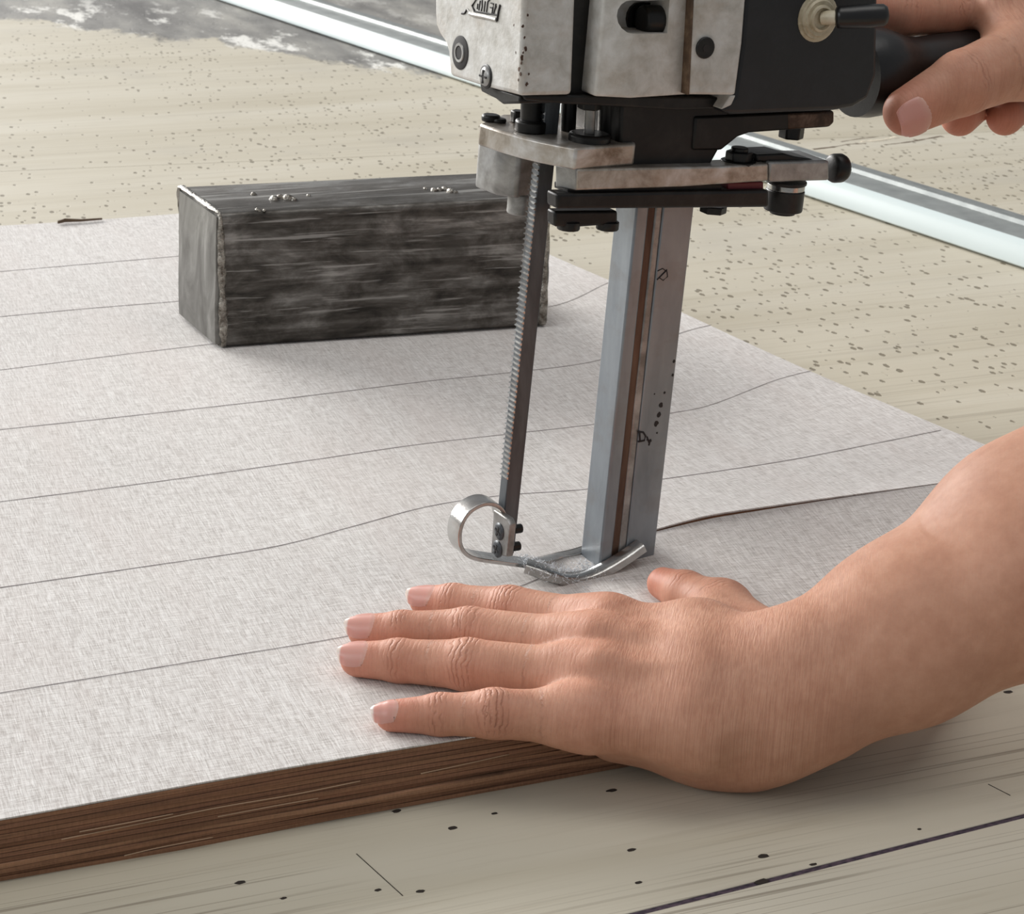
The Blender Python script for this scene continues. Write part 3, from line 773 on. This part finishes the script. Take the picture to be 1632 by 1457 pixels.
for st in (((730, 60), (720, 150)), ((770, 10), (745, 170)), ((800, 0), (800, 110), (785, 180)), ((850, 20), (830, 190)), ((895, 10), (870, 200)),
           ((940, 50), (985, 60), (975, 130), (930, 120)), ((975, 130), (960, 220)), ((1025, 60), (1000, 170), (985, 225)), ((1000, 170), (1030, 100)), ((900, 20), (930, -20))):
    emboss([lz(p) for p in st], 0.26, mat=m_ink)
def cap_screw(px, py, xx, r, kind):
    c = mr(px, py, xx)
    b = MB(); b.cyl(c+MX*0.3, c-MX*0.5, r, n=28, prof=[(0, r*1.12), (.7, r*1.12), (1, r*1.0)])
    s_ = mach.part('screw', b.v, b.f, m_ink if kind == 'hex' else m_dark, parent=headA, smooth=50)
    if kind == 'hex':
        b = MB(); n = 28
        ring = lambda rr, o_: [c-MX*o_+(MY*math.cos(2*math.pi*i/n)+MZ*math.sin(2*math.pi*i/n))*rr for i in range(n)]
        b.loft([ring(r*0.66, 0.4), ring(r*0.62, 0.9), ring(r*0.46, 0.9), ring(r*0.46, 0.4)], caps=False, closed=True)
        mach.part('screw_ring', b.v, b.f, m_alloy, parent=headA, smooth=40)
        b = MB(); b.cyl(c-MX*0.2, c-MX*0.7, r*0.44, n=6); mach.part('hex_socket', b.v, b.f, m_ink, parent=headA, smooth=0)
    else:
        b = MB(); b.cyl(c-MX*0.2, c-MX*1.5, r, n=24, prof=[(0, r*0.9), (.4, r*0.86), (.8, r*0.6), (1, r*0.3)])
        mach.part('screw_dome', b.v, b.f, m_alloy, parent=headA, smooth=60)
        b = MB(); b.box(c-MX*1.5, MZ, MY, MX, r*0.62, 0.35, 0.25); b.box(c-MX*1.5, MY, MZ, MX, r*0.62, 0.35, 0.25)
        mach.part('cross_slot', b.v, b.f, m_ink, parent=headA, smooth=0)
for (px, py, r) in ((833, 42, .5), (836, 60, .4), (838, 78, .6), (834, 84, .4), (832, 92, .7), (830, 100, .45), (827, 110, .6), (829, 118, .5), (826, 128, .4), (841, 24, .4), (843, 118, .35), (822, 84, .4), (819, 40, .35), (840, 134, .5)):
    c = mr(px, py, xA) if px < 831 else mp(px, py, -30); nn_ = -MX if px < 831 else -MY; e_ = MY if px < 831 else MX
    k = 7; ring = lambda s_, o_: [c+nn_*o_+(e_*math.cos(2*math.pi*i/k)+MZ*math.sin(2*math.pi*i/k)*1.3)*r*s_*(0.6+0.8*rng.random()) for i in range(k)]
    b = MB(); b.loft([ring(1, -0.3), ring(1, 0.03)]); mach.part('paint_chip', b.v, b.f, m_rust, parent=headA, smooth=0)
cap_screw(734, 84, xA, 5.6, 'hex'); cap_screw(775, 122, xA, 4.0, 'cross')
side('slot_liner', [(905, 152), (950, 152), (960, -70), (915, -70)], -23, 25, m_dark, 0)
zB = loc(mp(1007, 157, -37))[2]
b = MB(); q = [mq(px, py, zB) for px, py in ((937, 150), (947, 154), (1007, 157), (1098, 151))]
q += [q[3]+MY*60, q[0]+MY*50]
b.prism(q, MZ*62)
headB = mach.part('head_body', b.v, b.f, m_cast, bevel=1.2, seg=3, label='white painted head body with a dark window')
# window: a rounded slot sunk into the casting, a dark round bar inside
def cut_with(o, cutter_v, cutter_f, name):
    c = mesh_obj('cutter', cutter_v, cutter_f, m_dark, None, mach.base, smooth=0)
    m = o.modifiers.new('window', 'BOOLEAN'); m.operation = 'DIFFERENCE'; m.object = c; m.solver = 'EXACT'
    for _ in range(len(o.modifiers)-1): o.modifiers.move(len(o.modifiers)-1, 0) if False else None
    bpy.context.view_layer.update()
    dg = bpy.context.evaluated_depsgraph_get()
    me = bpy.data.meshes.new_from_object(o.evaluated_get(dg))
    o.modifiers.clear(); o.data = me
    me.set_sharp_from_angle(angle=math.radians(35))
    bpy.data.objects.remove(c, do_unlink=True)
yw = -37.2
slot = []
for k in range(9): a_ = math.radians(90+k*22.5); slot.append((1021+math.cos(a_)*21, 31-math.sin(a_)*27))
slot += [(1079, 58), (1083, 4)]
b = MB(); b.prism([mp(px, py, yw-4) for px, py in slot], MY*20); cut_with(headB, b.v, b.f, 'window')
c0, c1 = mp(1022, 31, -28.5), mp(1078, 31, -28.5); rod('window_bar', c0, c1, 5.2, m_dark, 24, 1.0, parent=headB)
c0 = mp(1000, 31, -29); side('window_back', slot, -22.5, -20, m_dark, 0, parent=headB)
side('rust_seam', [(1095, 151), (1098.5, 151), (1109, -70), (1106, -70)], -37.25, 10, metal('rust_stain', (66, 50, 38), (92, 72, 54), (124, 102, 80), 0.6, 0.1, 150), 0, label='rust-brown seam of the head')
hs = side('head_side_plate', [(1096.8, 151), (1172, 152), (1183, 70), (1194, -70), (1107.5, -70)], -37.2, 28, m_cast, 1.0, label='white side plate of the head')
side('head_corner', [(1150, 175), (1164, 153), (1173, 152), (1166, 168)], -34, 10, m_cast, 0.5)
c = mp(1123, 76, -37.2); rod('screw', c+MY*0.5, c-MY*1.0, 4.0, m_dark, 22, 0.4, parent=hs); rod('hex_socket', c-MY*0.8, c-MY*1.15, 1.5, m_ink, 6, 0, parent=hs)

# --- black motor housing, switch and handle
side('motor_housing', [(1192, -90), (1182, 70), (1170, 152), (1150, 178), (1168, 184), (1331, 177), (1360, 172), (1384, 158), (1398, 120), (1402, -90)], -34, 36, m_black, 2.0, seg=3, label='black enamelled motor housing')
c = mp(1303, 28, -34)
nutp = rod('switch_nut', c+MY*1, c-MY*3.4, 8.4, m_ivory, 30, 0, prof=[(0, 9.4), (.32, 9.2), (.36, 8.2), (.55, 8.0), (.56, 7.2), (.75, 6.6), (.72, 5.2), (.95, 5.0), (1, 4.2), (.7, 3.6), (.7, 0.4)], smooth=40, label='yellowed round nut of the toggle switch')
c = mp(1313, 29, -36.8); rod('switch_neck', c+MY*1, mp(1335, 28, -41), 2.7, m_ivory, 16, 0.2)
c0, c1 = mp(1331, 28, -41), mp(1417, 24, -52)
rod('switch_lever', c0, c1, 3.6, m_handle, 24, 0, prof=[(0, 2.8), (.03, 3.9), (.1, 4.2), (.6, 4.5), (.9, 4.2), (.97, 3.2), (1, 1.4)], smooth=60, label='black toggle lever')
HA, HB = mp(1360, 118, 0), mp(1650, 88, 0)
hd = (HB-HA)/np.linalg.norm(HB-HA); HLEN = np.linalg.norm(HB-HA)
rod('handle', HA, HA+hd*150, 15, m_handle, 40, 0, prof=[(0, 17.5), (.04, 18.3), (.09, 18.0), (.13, 16.0), (.17, 13.6), (.22, 12.6), (.4, 13.4), (.6, 14.4), (.8, 14.6), (.95, 13.6), (.99, 11), (1, 8)], smooth=60, label='black round machine handle')

# ------------------------------------------------------------------ the operator's two bare arms
def seg_t(P, a, b):
    ab = b-a; return np.clip(((P-a)@ab)/(ab@ab), 0, 1)
def cone(P, a, b, ra, rb, flat=None):
    t = seg_t(P, a, b); q = P-(a+t[:, None]*(b-a))
    if flat is not None:
        n, s_ = flat; q = q+np.outer(q@n, n)*(s_-1)
    return np.sqrt((q*q).sum(1))-(ra+(rb-ra)*t)
def smin(a, b, k):
    h = np.clip(0.5+0.5*(b-a)/k, 0, 1); return b+(a-b)*h-k*h*(1-h)
def smax(a, b, k): return -smin(-a, -b, k)

class Flesh:
    """fingers and palm as blended tapering bones; fingers never melt into each other"""
    def __init__(s):
        s.palm = []; s.fingers = []; s.extra = []; s.dents = []
    def bone(s, a, b, ra, rb, k=9, flat=None): s.palm.append((np.asarray(a, float), np.asarray(b, float), ra, rb, k, flat))
    def finger(s, J, R, k=6.0, bulge=()): s.fingers.append(([np.asarray(j, float) for j in J], R, k, bulge))
    def dent(s, c, r, amt): s.dents.append((np.asarray(c, float), r, amt))
    def d_finger(s, P, J, R, bulge):
        d = None
        for i in range(len(J)-1):
            q = cone(P, J[i], J[i+1], R[i], R[i+1]); d = q if d is None else smin(d, q, 2.5)
        for c, r, amt in bulge:
            w = P-c; d = d-amt*np.exp(-(w*w).sum(1)/(r*r))
        return d
    @staticmethod
    def inside(P, pts, m):
        lo, hi = np.min(pts, 0)-m, np.max(pts, 0)+m
        return np.flatnonzero(((P > lo) & (P < hi)).all(1))
    def __call__(s, P):
        p = np.full(len(P), 40.0)
        for a, b, ra, rb, k, flat in s.palm:
            i = s.inside(P, [a, b], max(ra, rb)+16)
            if len(i): p[i] = smin(p[i], cone(P[i], a, b, ra, rb, flat), k)
        for c, r, amt in s.dents:
            i = s.inside(P, [c], 3*r)
            if len(i):
                w = P[i]-c; p[i] = p[i]+amt*np.exp(-(w*w).sum(1)/(r*r))
        tot = p.copy()
        for J, R, k, bulge in s.fingers:
            i = s.inside(P, J, max(R)+12)
            if len(i): tot[i] = np.minimum(tot[i], smin(p[i], s.d_finger(P[i], J, R, bulge), k))
        return tot
    def bounds(s):
        pts = []
        for a, b, ra, rb, k, f in s.palm: pts += [a-ra-4, a+ra+4, b-rb-4, b+rb+4]
        for J, R, k, _ in s.fingers:
            for j, r in zip(J, R): pts += [j-r-4, j+r+4]
        pts = np.array(pts); return pts.min(0), pts.max(0)
    def grad(s, P, e=0.25):
        g = np.stack([s(P+d)-s(P-d) for d in np.eye(3)*e], 1)
        return g/np.maximum(np.linalg.norm(g, axis=1, keepdims=True), 1e-9)
    def mesh(s, h=1.1):
        lo, hi = s.bounds(); cs = 5; H = h*cs
        nc = np.ceil((hi-lo)/H).astype(int)+1
        gx = [lo[i]+H*(np.arange(nc[i])+0.5) for i in range(3)]
        C = np.stack(np.meshgrid(*gx, indexing='ij'), -1).reshape(-1, 3)
        dc = s(C).reshape(nc)
        near = np.abs(dc) < H*1.2+1.0
        n = nc*cs
        mask = np.repeat(np.repeat(np.repeat(near, cs, 0), cs, 1), cs, 2)
        D = np.where(np.repeat(np.repeat(np.repeat(dc, cs, 0), cs, 1), cs, 2) > 0, 9.0, -9.0)
        idx = np.argwhere(mask)
        for k in range(0, len(idx), 400000):
            I = idx[k:k+400000]; D[I[:, 0], I[:, 1], I[:, 2]] = s(lo+h*(I+0.5))
        sg = D < 0
        # surface nets
        c8 = [sg[i:n[0]-1+i, j:n[1]-1+j, l:n[2]-1+l] for i in (0, 1) for j in (0, 1) for l in (0, 1)]
        sm = sum(c.astype(np.int8) for c in c8); act = (sm > 0) & (sm < 8)
        vid = -np.ones(act.shape, int); cells = np.argwhere(act); vid[act] = np.arange(len(cells))
        V = lo+h*(cells+1.0)
        F = []
        for ax in range(3):
            a1, a2 = (ax+1) % 3, (ax+2) % 3
            sl0 = [slice(None)]*3; sl1 = [slice(None)]*3; sl0[ax] = slice(0, -1); sl1[ax] = slice(1, None)
            diff = sg[tuple(sl0)] != sg[tuple(sl1)]
            E = np.argwhere(diff)
            ok = (E[:, a1] > 0) & (E[:, a2] > 0) & (E[:, a1] < n[a1]-1) & (E[:, a2] < n[a2]-1); E = E[ok]
            def cell(d1, d2):
                c = E.copy(); c[:, a1] -= d1; c[:, a2] -= d2; return vid[c[:, 0], c[:, 1], c[:, 2]]
            q = np.stack([cell(1, 1), cell(0, 1), cell(0, 0), cell(1, 0)], 1)
            fl = ~sg[tuple(E.T)]
            q[fl] = q[fl][:, ::-1]
            F.append(q[(q >= 0).all(1)])
        F = np.concatenate(F)
        for it in range(3):
            d = s(V); V = V-s.grad(V)*np.clip(d, -h, h)[:, None]*(0.9 if it else 0.7)
            if it == 1:                      # relax once along the surface so that the quads are even
                acc = np.zeros_like(V); cnt = np.zeros(len(V))
                for i in range(4):
                    a_, b_ = F[:, i], F[:, (i+1) % 4]
                    np.add.at(acc, a_, V[b_]); np.add.at(cnt, a_, 1); np.add.at(acc, b_, V[a_]); np.add.at(cnt, b_, 1)
                V = V*0.4+0.6*acc/np.maximum(cnt, 1)[:, None]
        return V, F

m_skin = Mat('bare_skin', rough=0.55)
def skin_material(m):
    flush = m.attr('flush'); cu = m.attr('crease_u'); cw = m.attr('crease_w'); hu = m.attr('hand_u'); hw = m.attr('hand_w')
    mot = m.math('ADD', m.math('MULTIPLY', m.noise(m.map((38, 38, 38)), 1.0, 3, 0.6), 0.55), m.math('MULTIPLY', m.noise(m.map((150, 150, 150), loc=(2, 5, 1)), 1.0, 4, 0.7), 0.45))
    fine = m.noise(m.map((420, 420, 420)), 1.0, 3, 0.6)
    base = m.ramp(mot, (0.26, srgb(168, 118, 94)), (0.5, srgb(187, 138, 113)), (0.74, srgb(203, 156, 131)))
    col = m.mix(m.math('MULTIPLY', flush, 0.75), base, srgb(204, 126, 106))
    wob = m.noise(m.map((160, 160, 160)), 1.0, 3, 0.6)
    wob2 = m.noise(m.map((70, 70, 70), loc=(3, 1, 2)), 1.0, 2, 0.5)
    ph = m.math('ADD', m.math('MULTIPLY', cu, 2.9), m.math('ADD', m.math('MULTIPLY', wob, 13.0), m.math('MULTIPLY', wob2, 16.0)))
    sn = m.math('SINE', ph)
    crease = m.math('MULTIPLY', m.math('POWER', m.math('ADD', m.math('MULTIPLY', sn, 0.5), 0.5), 3.0), cw)
    # fine transverse skin lines on the back of the hand
    cmb = m.n('ShaderNodeCombineXYZ'); m.link(hu, cmb.inputs[0]); m.link(m.attr('hand_v'), cmb.inputs[1])
    lines = m.noise(m.map((1.5, 0.16, 1), vec=cmb.outputs[0]), 1.0, 3, 0.62, 0.25)
    hl = m.math('MULTIPLY', lines, hw)
    crease = m.math('MULTIPLY', crease, m.step(m.noise(m.map((210, 210, 210), loc=(7, 2, 5)), 1.0, 2), 0.30, 0.58))
    deep = m.math('MULTIPLY', crease, 0.42)
    col = m.mix(deep, col, srgb(146, 88, 68))
    col = m.mix(m.math('MULTIPLY', m.math('MULTIPLY', m.step(lines, 0.56, 0.40), hw), 0.30), col, srgb(150, 94, 74))
    hgt = m.math('SUBTRACT', m.math('ADD', m.math('MULTIPLY', hl, 0.55), m.math('MULTIPLY', fine, 0.16)), m.math('MULTIPLY', crease, 0.85))
    m.set(Base_Color=col, Normal=m.bump(hgt, 0.62, 0.0007))
    m.set(Subsurface_Weight=0.18, Subsurface_Radius=(1.0, 0.35, 0.2), Subsurface_Scale=0.004, Specular_IOR_Level=0.38)
    m.set(Roughness=m.math('ADD', 0.48, m.math('MULTIPLY', fine, 0.16)))
skin_material(m_skin)
m_nail = Mat('fingernail', rough=0.34, Specular_IOR_Level=0.45, Subsurface_Weight=0.1, Subsurface_Scale=0.003)
def nail_material(m):
    u = m.attr('nail_u'); v = m.attr('nail_v')
    uu = m.math('SUBTRACT', u, m.math('MULTIPLY', m.math('MULTIPLY', v, v), 0.07))
    col = m.ramp(uu, (0.0, srgb(214, 176, 160)), (0.10, srgb(208, 160, 146)), (0.30, srgb(204, 148, 136)), (0.87, srgb(206, 150, 138)), (0.93, srgb(228, 214, 204)))
    m.set(Base_Color=col)
nail_material(m_nail)

person = Thing('person', at(1700, 900, 0), 'bare arms of a person, one hand pressing the cloth flat, the other gripping the handle', 'person')

def flesh_object(name, fl, h, hand_axis, hand_org, dors_side, part_label, wrist_fade):
    V, F = fl.mesh(h)
    me = bpy.data.meshes.new(name)
    me.from_pydata(((V-person.base)*S).tolist(), [], F.tolist())
    me.polygons.foreach_set('use_smooth', [True]*len(me.polygons))
    me.materials.append(m_skin.m)
    o = bpy.data.objects.new(name, me); COL.objects.link(o); o.parent = person.o
    o['label'] = part_label
    N = fl.grad(V)
    cu = np.zeros(len(V)); cw = np.zeros(len(V)); flush = np.zeros(len(V))
    best = np.full(len(V), 1e9)
    fingw = np.zeros(len(V))
    for fi, (J, R, k, bulge) in enumerate(fl.fingers):
        dors = fl.dorsal[fi]
        for i in range(len(J)-1):
            a, b_ = J[i], J[i+1]; d = np.abs(cone(V, a, b_, R[i], R[i+1]))
            sel = (d < best) & (d < 3.0)
            if not sel.any(): continue
            best[sel] = d[sel]; ax = (b_-a)/np.linalg.norm(b_-a); L = np.linalg.norm(b_-a)
            s_ = (V[sel]-a)@ax
            w = np.zeros(len(s_)); u = s_.copy()
            if i >= 1:                        # crease at the near joint
                w = np.maximum(w, np.exp(-(s_/(4.6 if i == 1 else 3.0))**2)*(1.0 if i == 1 else 0.75))
            if i+2 < len(J):                  # crease at the far joint
                q = s_-L; u = np.where(np.abs(q) < np.abs(s_), q, s_)
                w = np.maximum(w, np.exp(-(q/(4.6 if i == 0 else 3.0))**2)*(1.0 if i == 0 else 0.75))
            w = np.maximum(w, 0.10)
            dn = np.clip((N[sel]@dors)*1.3+0.35, 0, 1)
            cu[sel] = u; cw[sel] = w*dn; fingw[sel] = 1
        tip = J[-1]; dd = np.linalg.norm(V-tip, axis=1); flush = np.maximum(flush, np.exp(-(dd/13)**2)*0.9)
        for j in J[1:-1]:
            dd = np.linalg.norm(V-j, axis=1); flush = np.maximum(flush, np.exp(-(dd/13)**2)*0.45)
        dd = np.linalg.norm(V-J[0], axis=1); flush = np.maximum(flush, np.exp(-(dd/17)**2)*0.35)
    side_ax = np.cross(Z, hand_axis); side_ax /= np.linalg.norm(side_ax)
    hu = (V-hand_org)@hand_axis; hv = (V-hand_org)@side_ax
    hw = np.clip(1-np.maximum(0, hu-wrist_fade)/30, 0.12, 1)*(1-0.6*fingw)
    hw *= np.clip((N@dors_side)*1.5+0.6, 0.15, 1)
    for nm, arr in (('crease_u', cu), ('crease_w', cw), ('flush', flush), ('hand_u', hu), ('hand_v', hv), ('hand_w', hw)):
        at_ = me.attributes.new(nm, 'FLOAT', 'POINT'); at_.data.foreach_set('value', arr.astype(np.float32))
    return o

def fingernail(fl, parent, tip, prev, dors, r, length=11.5, width=5.6, over=2.2, back=0.0, white=1):
    ax = tip-prev; ax = ax/np.linalg.norm(ax); dors = dors-ax*(dors@ax); dors /= np.linalg.norm(dors); sd = np.cross(ax, dors)
    g, c = 13, 9; Hh = np.zeros((g, c)); B = np.zeros((g, c, 3))
    u0 = r+over-length
    for i in range(g):
        u = i/(g-1)
        wv = width*(0.80+0.26*math.sin(math.pi*min(1, u*0.9+0.12)))
        if u < 0.15: wv *= 0.72+0.28*math.sqrt(u/0.15)
        if u > 0.86: wv *= 1-0.16*((u-0.86)/0.14)**2
        for j in range(c):
            v = 2*j/(c-1)-1
            B[i, j] = tip+ax*(u0-back+u*length-(0.9*v*v if u > 0.8 else 0)+(1.2*v*v if u < 0.2 else 0))+sd*v*wv
    P0 = (B+dors*14).reshape(-1, 3); t = np.zeros(len(P0))
    for _ in range(40):
        d = fl(P0-dors*t[:, None]); t = np.minimum(t+np.clip(d, -2, 4)*0.8, 24)
    Hh = (14-t).reshape(g, c)
    k = 7; sl = (Hh[k, c//2]-Hh[3, c//2])/(k-3)
    for i in range(k+1, g):
        Hh[i] = np.maximum(Hh[i], Hh[k]+np.minimum(sl, -0.05)*(i-k)*0.9)
    mid = Hh[:, c//2][:, None]
    vv = np.linspace(-1, 1, c)[None, :]
    Hh = np.maximum(Hh, mid-2.6*vv*vv-0.2)
    Hh = np.where(np.arange(g)[:, None] < 2, Hh-0.05, Hh+0.16)
    top = B+dors*Hh[..., None]; bot = top-dors*0.55
    v = np.concatenate([top.reshape(-1, 3), bot.reshape(-1, 3)]); T = g*c; f = []
    for i in range(g-1):
        for j in range(c-1):
            q = [i*c+j, i*c+j+1, (i+1)*c+j+1, (i+1)*c+j]; f.append(q); f.append([x_+T for x_ in q[::-1]])
    rim = [j for j in range(c)]+[i*c+c-1 for i in range(1, g)]+[(g-1)*c+j for j in range(c-2, -1, -1)]+[i*c for i in range(g-2, 0, -1)]
    for a_, b_ in zip(rim, rim[1:]+rim[:1]): f.append([a_, b_, b_+T, a_+T])
    o = mesh_obj('fingernail', v, f, m_nail, parent, person.base, smooth=70)
    uu = np.repeat(np.linspace(0, 1, g), c); vv = np.tile(np.linspace(-1, 1, c), g)
    for nm, arr in (('nail_u', uu if white else uu*0.85), ('nail_v', vv)):
        a_ = o.data.attributes.new(nm, 'FLOAT', 'POINT'); a_.data.foreach_set('value', np.concatenate([arr, arr]).astype(np.float32))
    return o

# ---- the hand pressed flat on the cloth
def J(*t): return [at(*p) for p in t]
TOCAM = np.array([-math.cos(HEAD), -math.sin(HEAD), 0])
LH = Flesh(); LH.dorsal = []
DORS = Z*0.86+TOCAM*0.5; DORS /= np.linalg.norm(DORS)
fin = {
 'index':  (J((968, 1000, 40), (812, 972, 35), (722, 962, 31.6), (678, 958, 30.2)), (11, 8.7, 7.5, 6.2)),
 'middle': (J((948, 1032, 41), (748, 1008, 35.5), (640, 1007, 32), (581, 1006, 30.4)), (11.5, 9.0, 7.7, 6.4)),
 'ring':   (J((950, 1082, 38), (745, 1060, 34.5), (635, 1053, 31.8), (570, 1051, 30.4)), (11.5, 9.2, 7.8, 6.5)),
 'pinky':  (J((932, 1142, 32), (787, 1138, 33), (700, 1139, 31), (624, 1141, 29.6)), (11, 8.4, 7.2, 5.6)),
}
for nme, (jj, rr) in fin.items():
    pip = jj[1]; bul = [(pip+DORS*5, 7.5, 1.2), (jj[2]+DORS*4, 5.5, 0.4), (pip*0.5+jj[0]*0.5+DORS*4, 11.0, -0.8), (pip*0.5+jj[2]*0.5+DORS*2, 6.0, -0.4)]
    LH.finger(jj, rr, 6.0, bul); LH.dorsal.append(DORS)
th = J((1222, 1046, 31), (1150, 974, 31), (1092, 945, 30), (1057, 930, 29))
LH.finger(th, (15, 11.2, 8.8, 6.6), 9.0); LH.dorsal.append((TOCAM*-0.8+Z*0.6))
mc = J((1112, 1030, 39), (1118, 1062, 40.5), (1118, 1106, 37), (1112, 1156, 30))
for (jj, rr), q, r2 in zip(fin.values(), mc, (13.5, 14, 14, 14)):
    LH.bone(jj[0], q, rr[0]+0.1, r2, 9)
    LH.bone(jj[0]+(jj[1]-jj[0])*0.24, jj[0], 8.6, rr[0]-0.5, 7)
W1, W2 = at(1262, 1078, 39), at(1222, 1122, 31)
LH.bone(mc[0], W1, 13.5, 18.5, 10); LH.bone(mc[1], W1, 14, 18, 12); LH.bone(mc[2], W2, 14, 19, 12); LH.bone(mc[3], W2, 14.5, 20.5, 12)
LH.bone(at(985, 1160, 20), at(1120, 1174, 17), 12.5, 15, 12)      # little-finger side of the palm
LH.bone(at(1120, 1174, 17), at(1190, 1166, 20), 15, 17, 12); LH.bone(at(1190, 1166, 20), at(1300, 1115, 34), 17, 20, 14)
LH.bone(th[0], W1, 15, 17, 10)
LH.bone(mc[0], th[1], 12, 9.5, 14)                                   # web of the thumb
f1, f2 = at(1428, 986, 55), at(1442, 1030, 49)
e1, e2 = at(1632, 852, 82), at(1660, 915, 76)
g1_, g2_ = at(1946, 668, 122), at(1976, 745, 116)
LH.bone(W1, f1, 18.5, 23.5, 14); LH.bone(W2, f2, 20.5, 26, 14); LH.bone(f1, e1, 23.5, 31, 16); LH.bone(f2, e2, 26, 32, 16)
LH.bone(e1, g1_, 31.5, 38, 16); LH.bone(e2, g2_, 32, 38, 16)
# tendons over the back of the hand
for (jj, rr), q, hgt in zip(list(fin.values())[:3], mc[:3], (11.6, 12.2, 11.8)):
    LH.bone(jj[0]+DORS*hgt*0.82, q+DORS*hgt*0.90, 2.7, 2.1, 5.0)
# hollows between the knuckles
fv = list(fin.values())
for a_, b_ in ((0, 1), (1, 2), (2, 3)):
    LH.dent((fv[a_][0][0]*0.78+fv[b_][0][0]*0.22+(fv[b_][0][0]-fv[a_][0][0])*0.28)+DORS*12-(mc[1]-fv[1][0][0])*0.05, 7, 1.0)
LH.dent(at(990, 1108, 47), 10, 1.6); LH.dent(at(985, 1062, 53), 8, 1.2); LH.dent(at(1062, 1082, 52), 6, 0.9); LH.dent(at(1045, 1000, 54), 7, 0.9)
hx = W1-fv[1][0][0]; hx = hx*[1, 1, 0]; hx /= np.linalg.norm(hx)
arm = flesh_object('arm', LH, 1.15, hx, fv[1][0][0], DORS, 'bare left forearm and hand pressing flat on the cloth', 75)
for k, (nme, (jj, rr)) in enumerate(fin.items()):
    fingernail(LH, arm, jj[3], jj[2], DORS, rr[3], length=(13.2, 13.4, 13.0, 11.2)[k], width=(5.0, 5.3, 5.3, 4.4)[k], over=(0.4, 0.2, 0.1, 1.3)[k])

# ---- the hand on the handle
RH = Flesh(); RH.dorsal = []
tj = [mp(1700, 74, -20), mp(1640, 90, -25), mp(1534, 132, -29), mp(1446, 178, -26)]
RH.finger(tj, (17, 15.5, 13.0, 9.8), 9); RH.dorsal.append(-MY*0.9+MZ*0.35)
RH.finger([mp(1612, -24, 8), mp(1512, 17, 10), mp(1440, 21, 12), mp(1385, 14, 18)], (13, 10.2, 9.4, 8.2), 7); RH.dorsal.append(MZ)
for dx, rr in ((0, 1.0), (72, 0.98), (140, 0.86)):
    RH.finger([mp(1640+dx, -26, 16), mp(1572+dx, 52, 33), mp(1556+dx, 160, 24), mp(1530+dx, 186, -6)], (12.5*rr, 10*rr, 9*rr, 8.2*rr), 6); RH.dorsal.append(MY)
k1, k2, k3, k4 = mp(1612, -28, 8), mp(1640, -26, 16), mp(1712, -26, 18), mp(1780, -22, 18)
wr = mp(1850, -10, 0)
for k_ in (k1, k2, k3, k4): RH.bone(k_, wr, 13, 22, 12)
RH.bone(k1, tj[1], 12, 13, 14); RH.bone(tj[0], wr, 17, 22, 12); RH.bone(k1, tj[0], 13, 16, 14)
RH.bone(mp(1600, 10, -8), tj[1], 11.5, 13, 12)
RH.bone(wr, mp(2040, -70, 0), 23, 30, 12); RH.bone(mp(2040, -70, 0), mp(2400, -180, -6), 30, 42, 12)
RAX = (wr-k1); RAX /= np.linalg.norm(RAX)
arm2 = flesh_object('arm', RH, 1.25, RAX, k1, -MY, 'bare right hand wrapped round the black handle', 200)
fingernail(RH, arm2, tj[3], tj[2], -MY*0.86-MZ*0.12-MX*0.2, 9.8, length=15.0, width=7.6, over=-1.0, white=0)
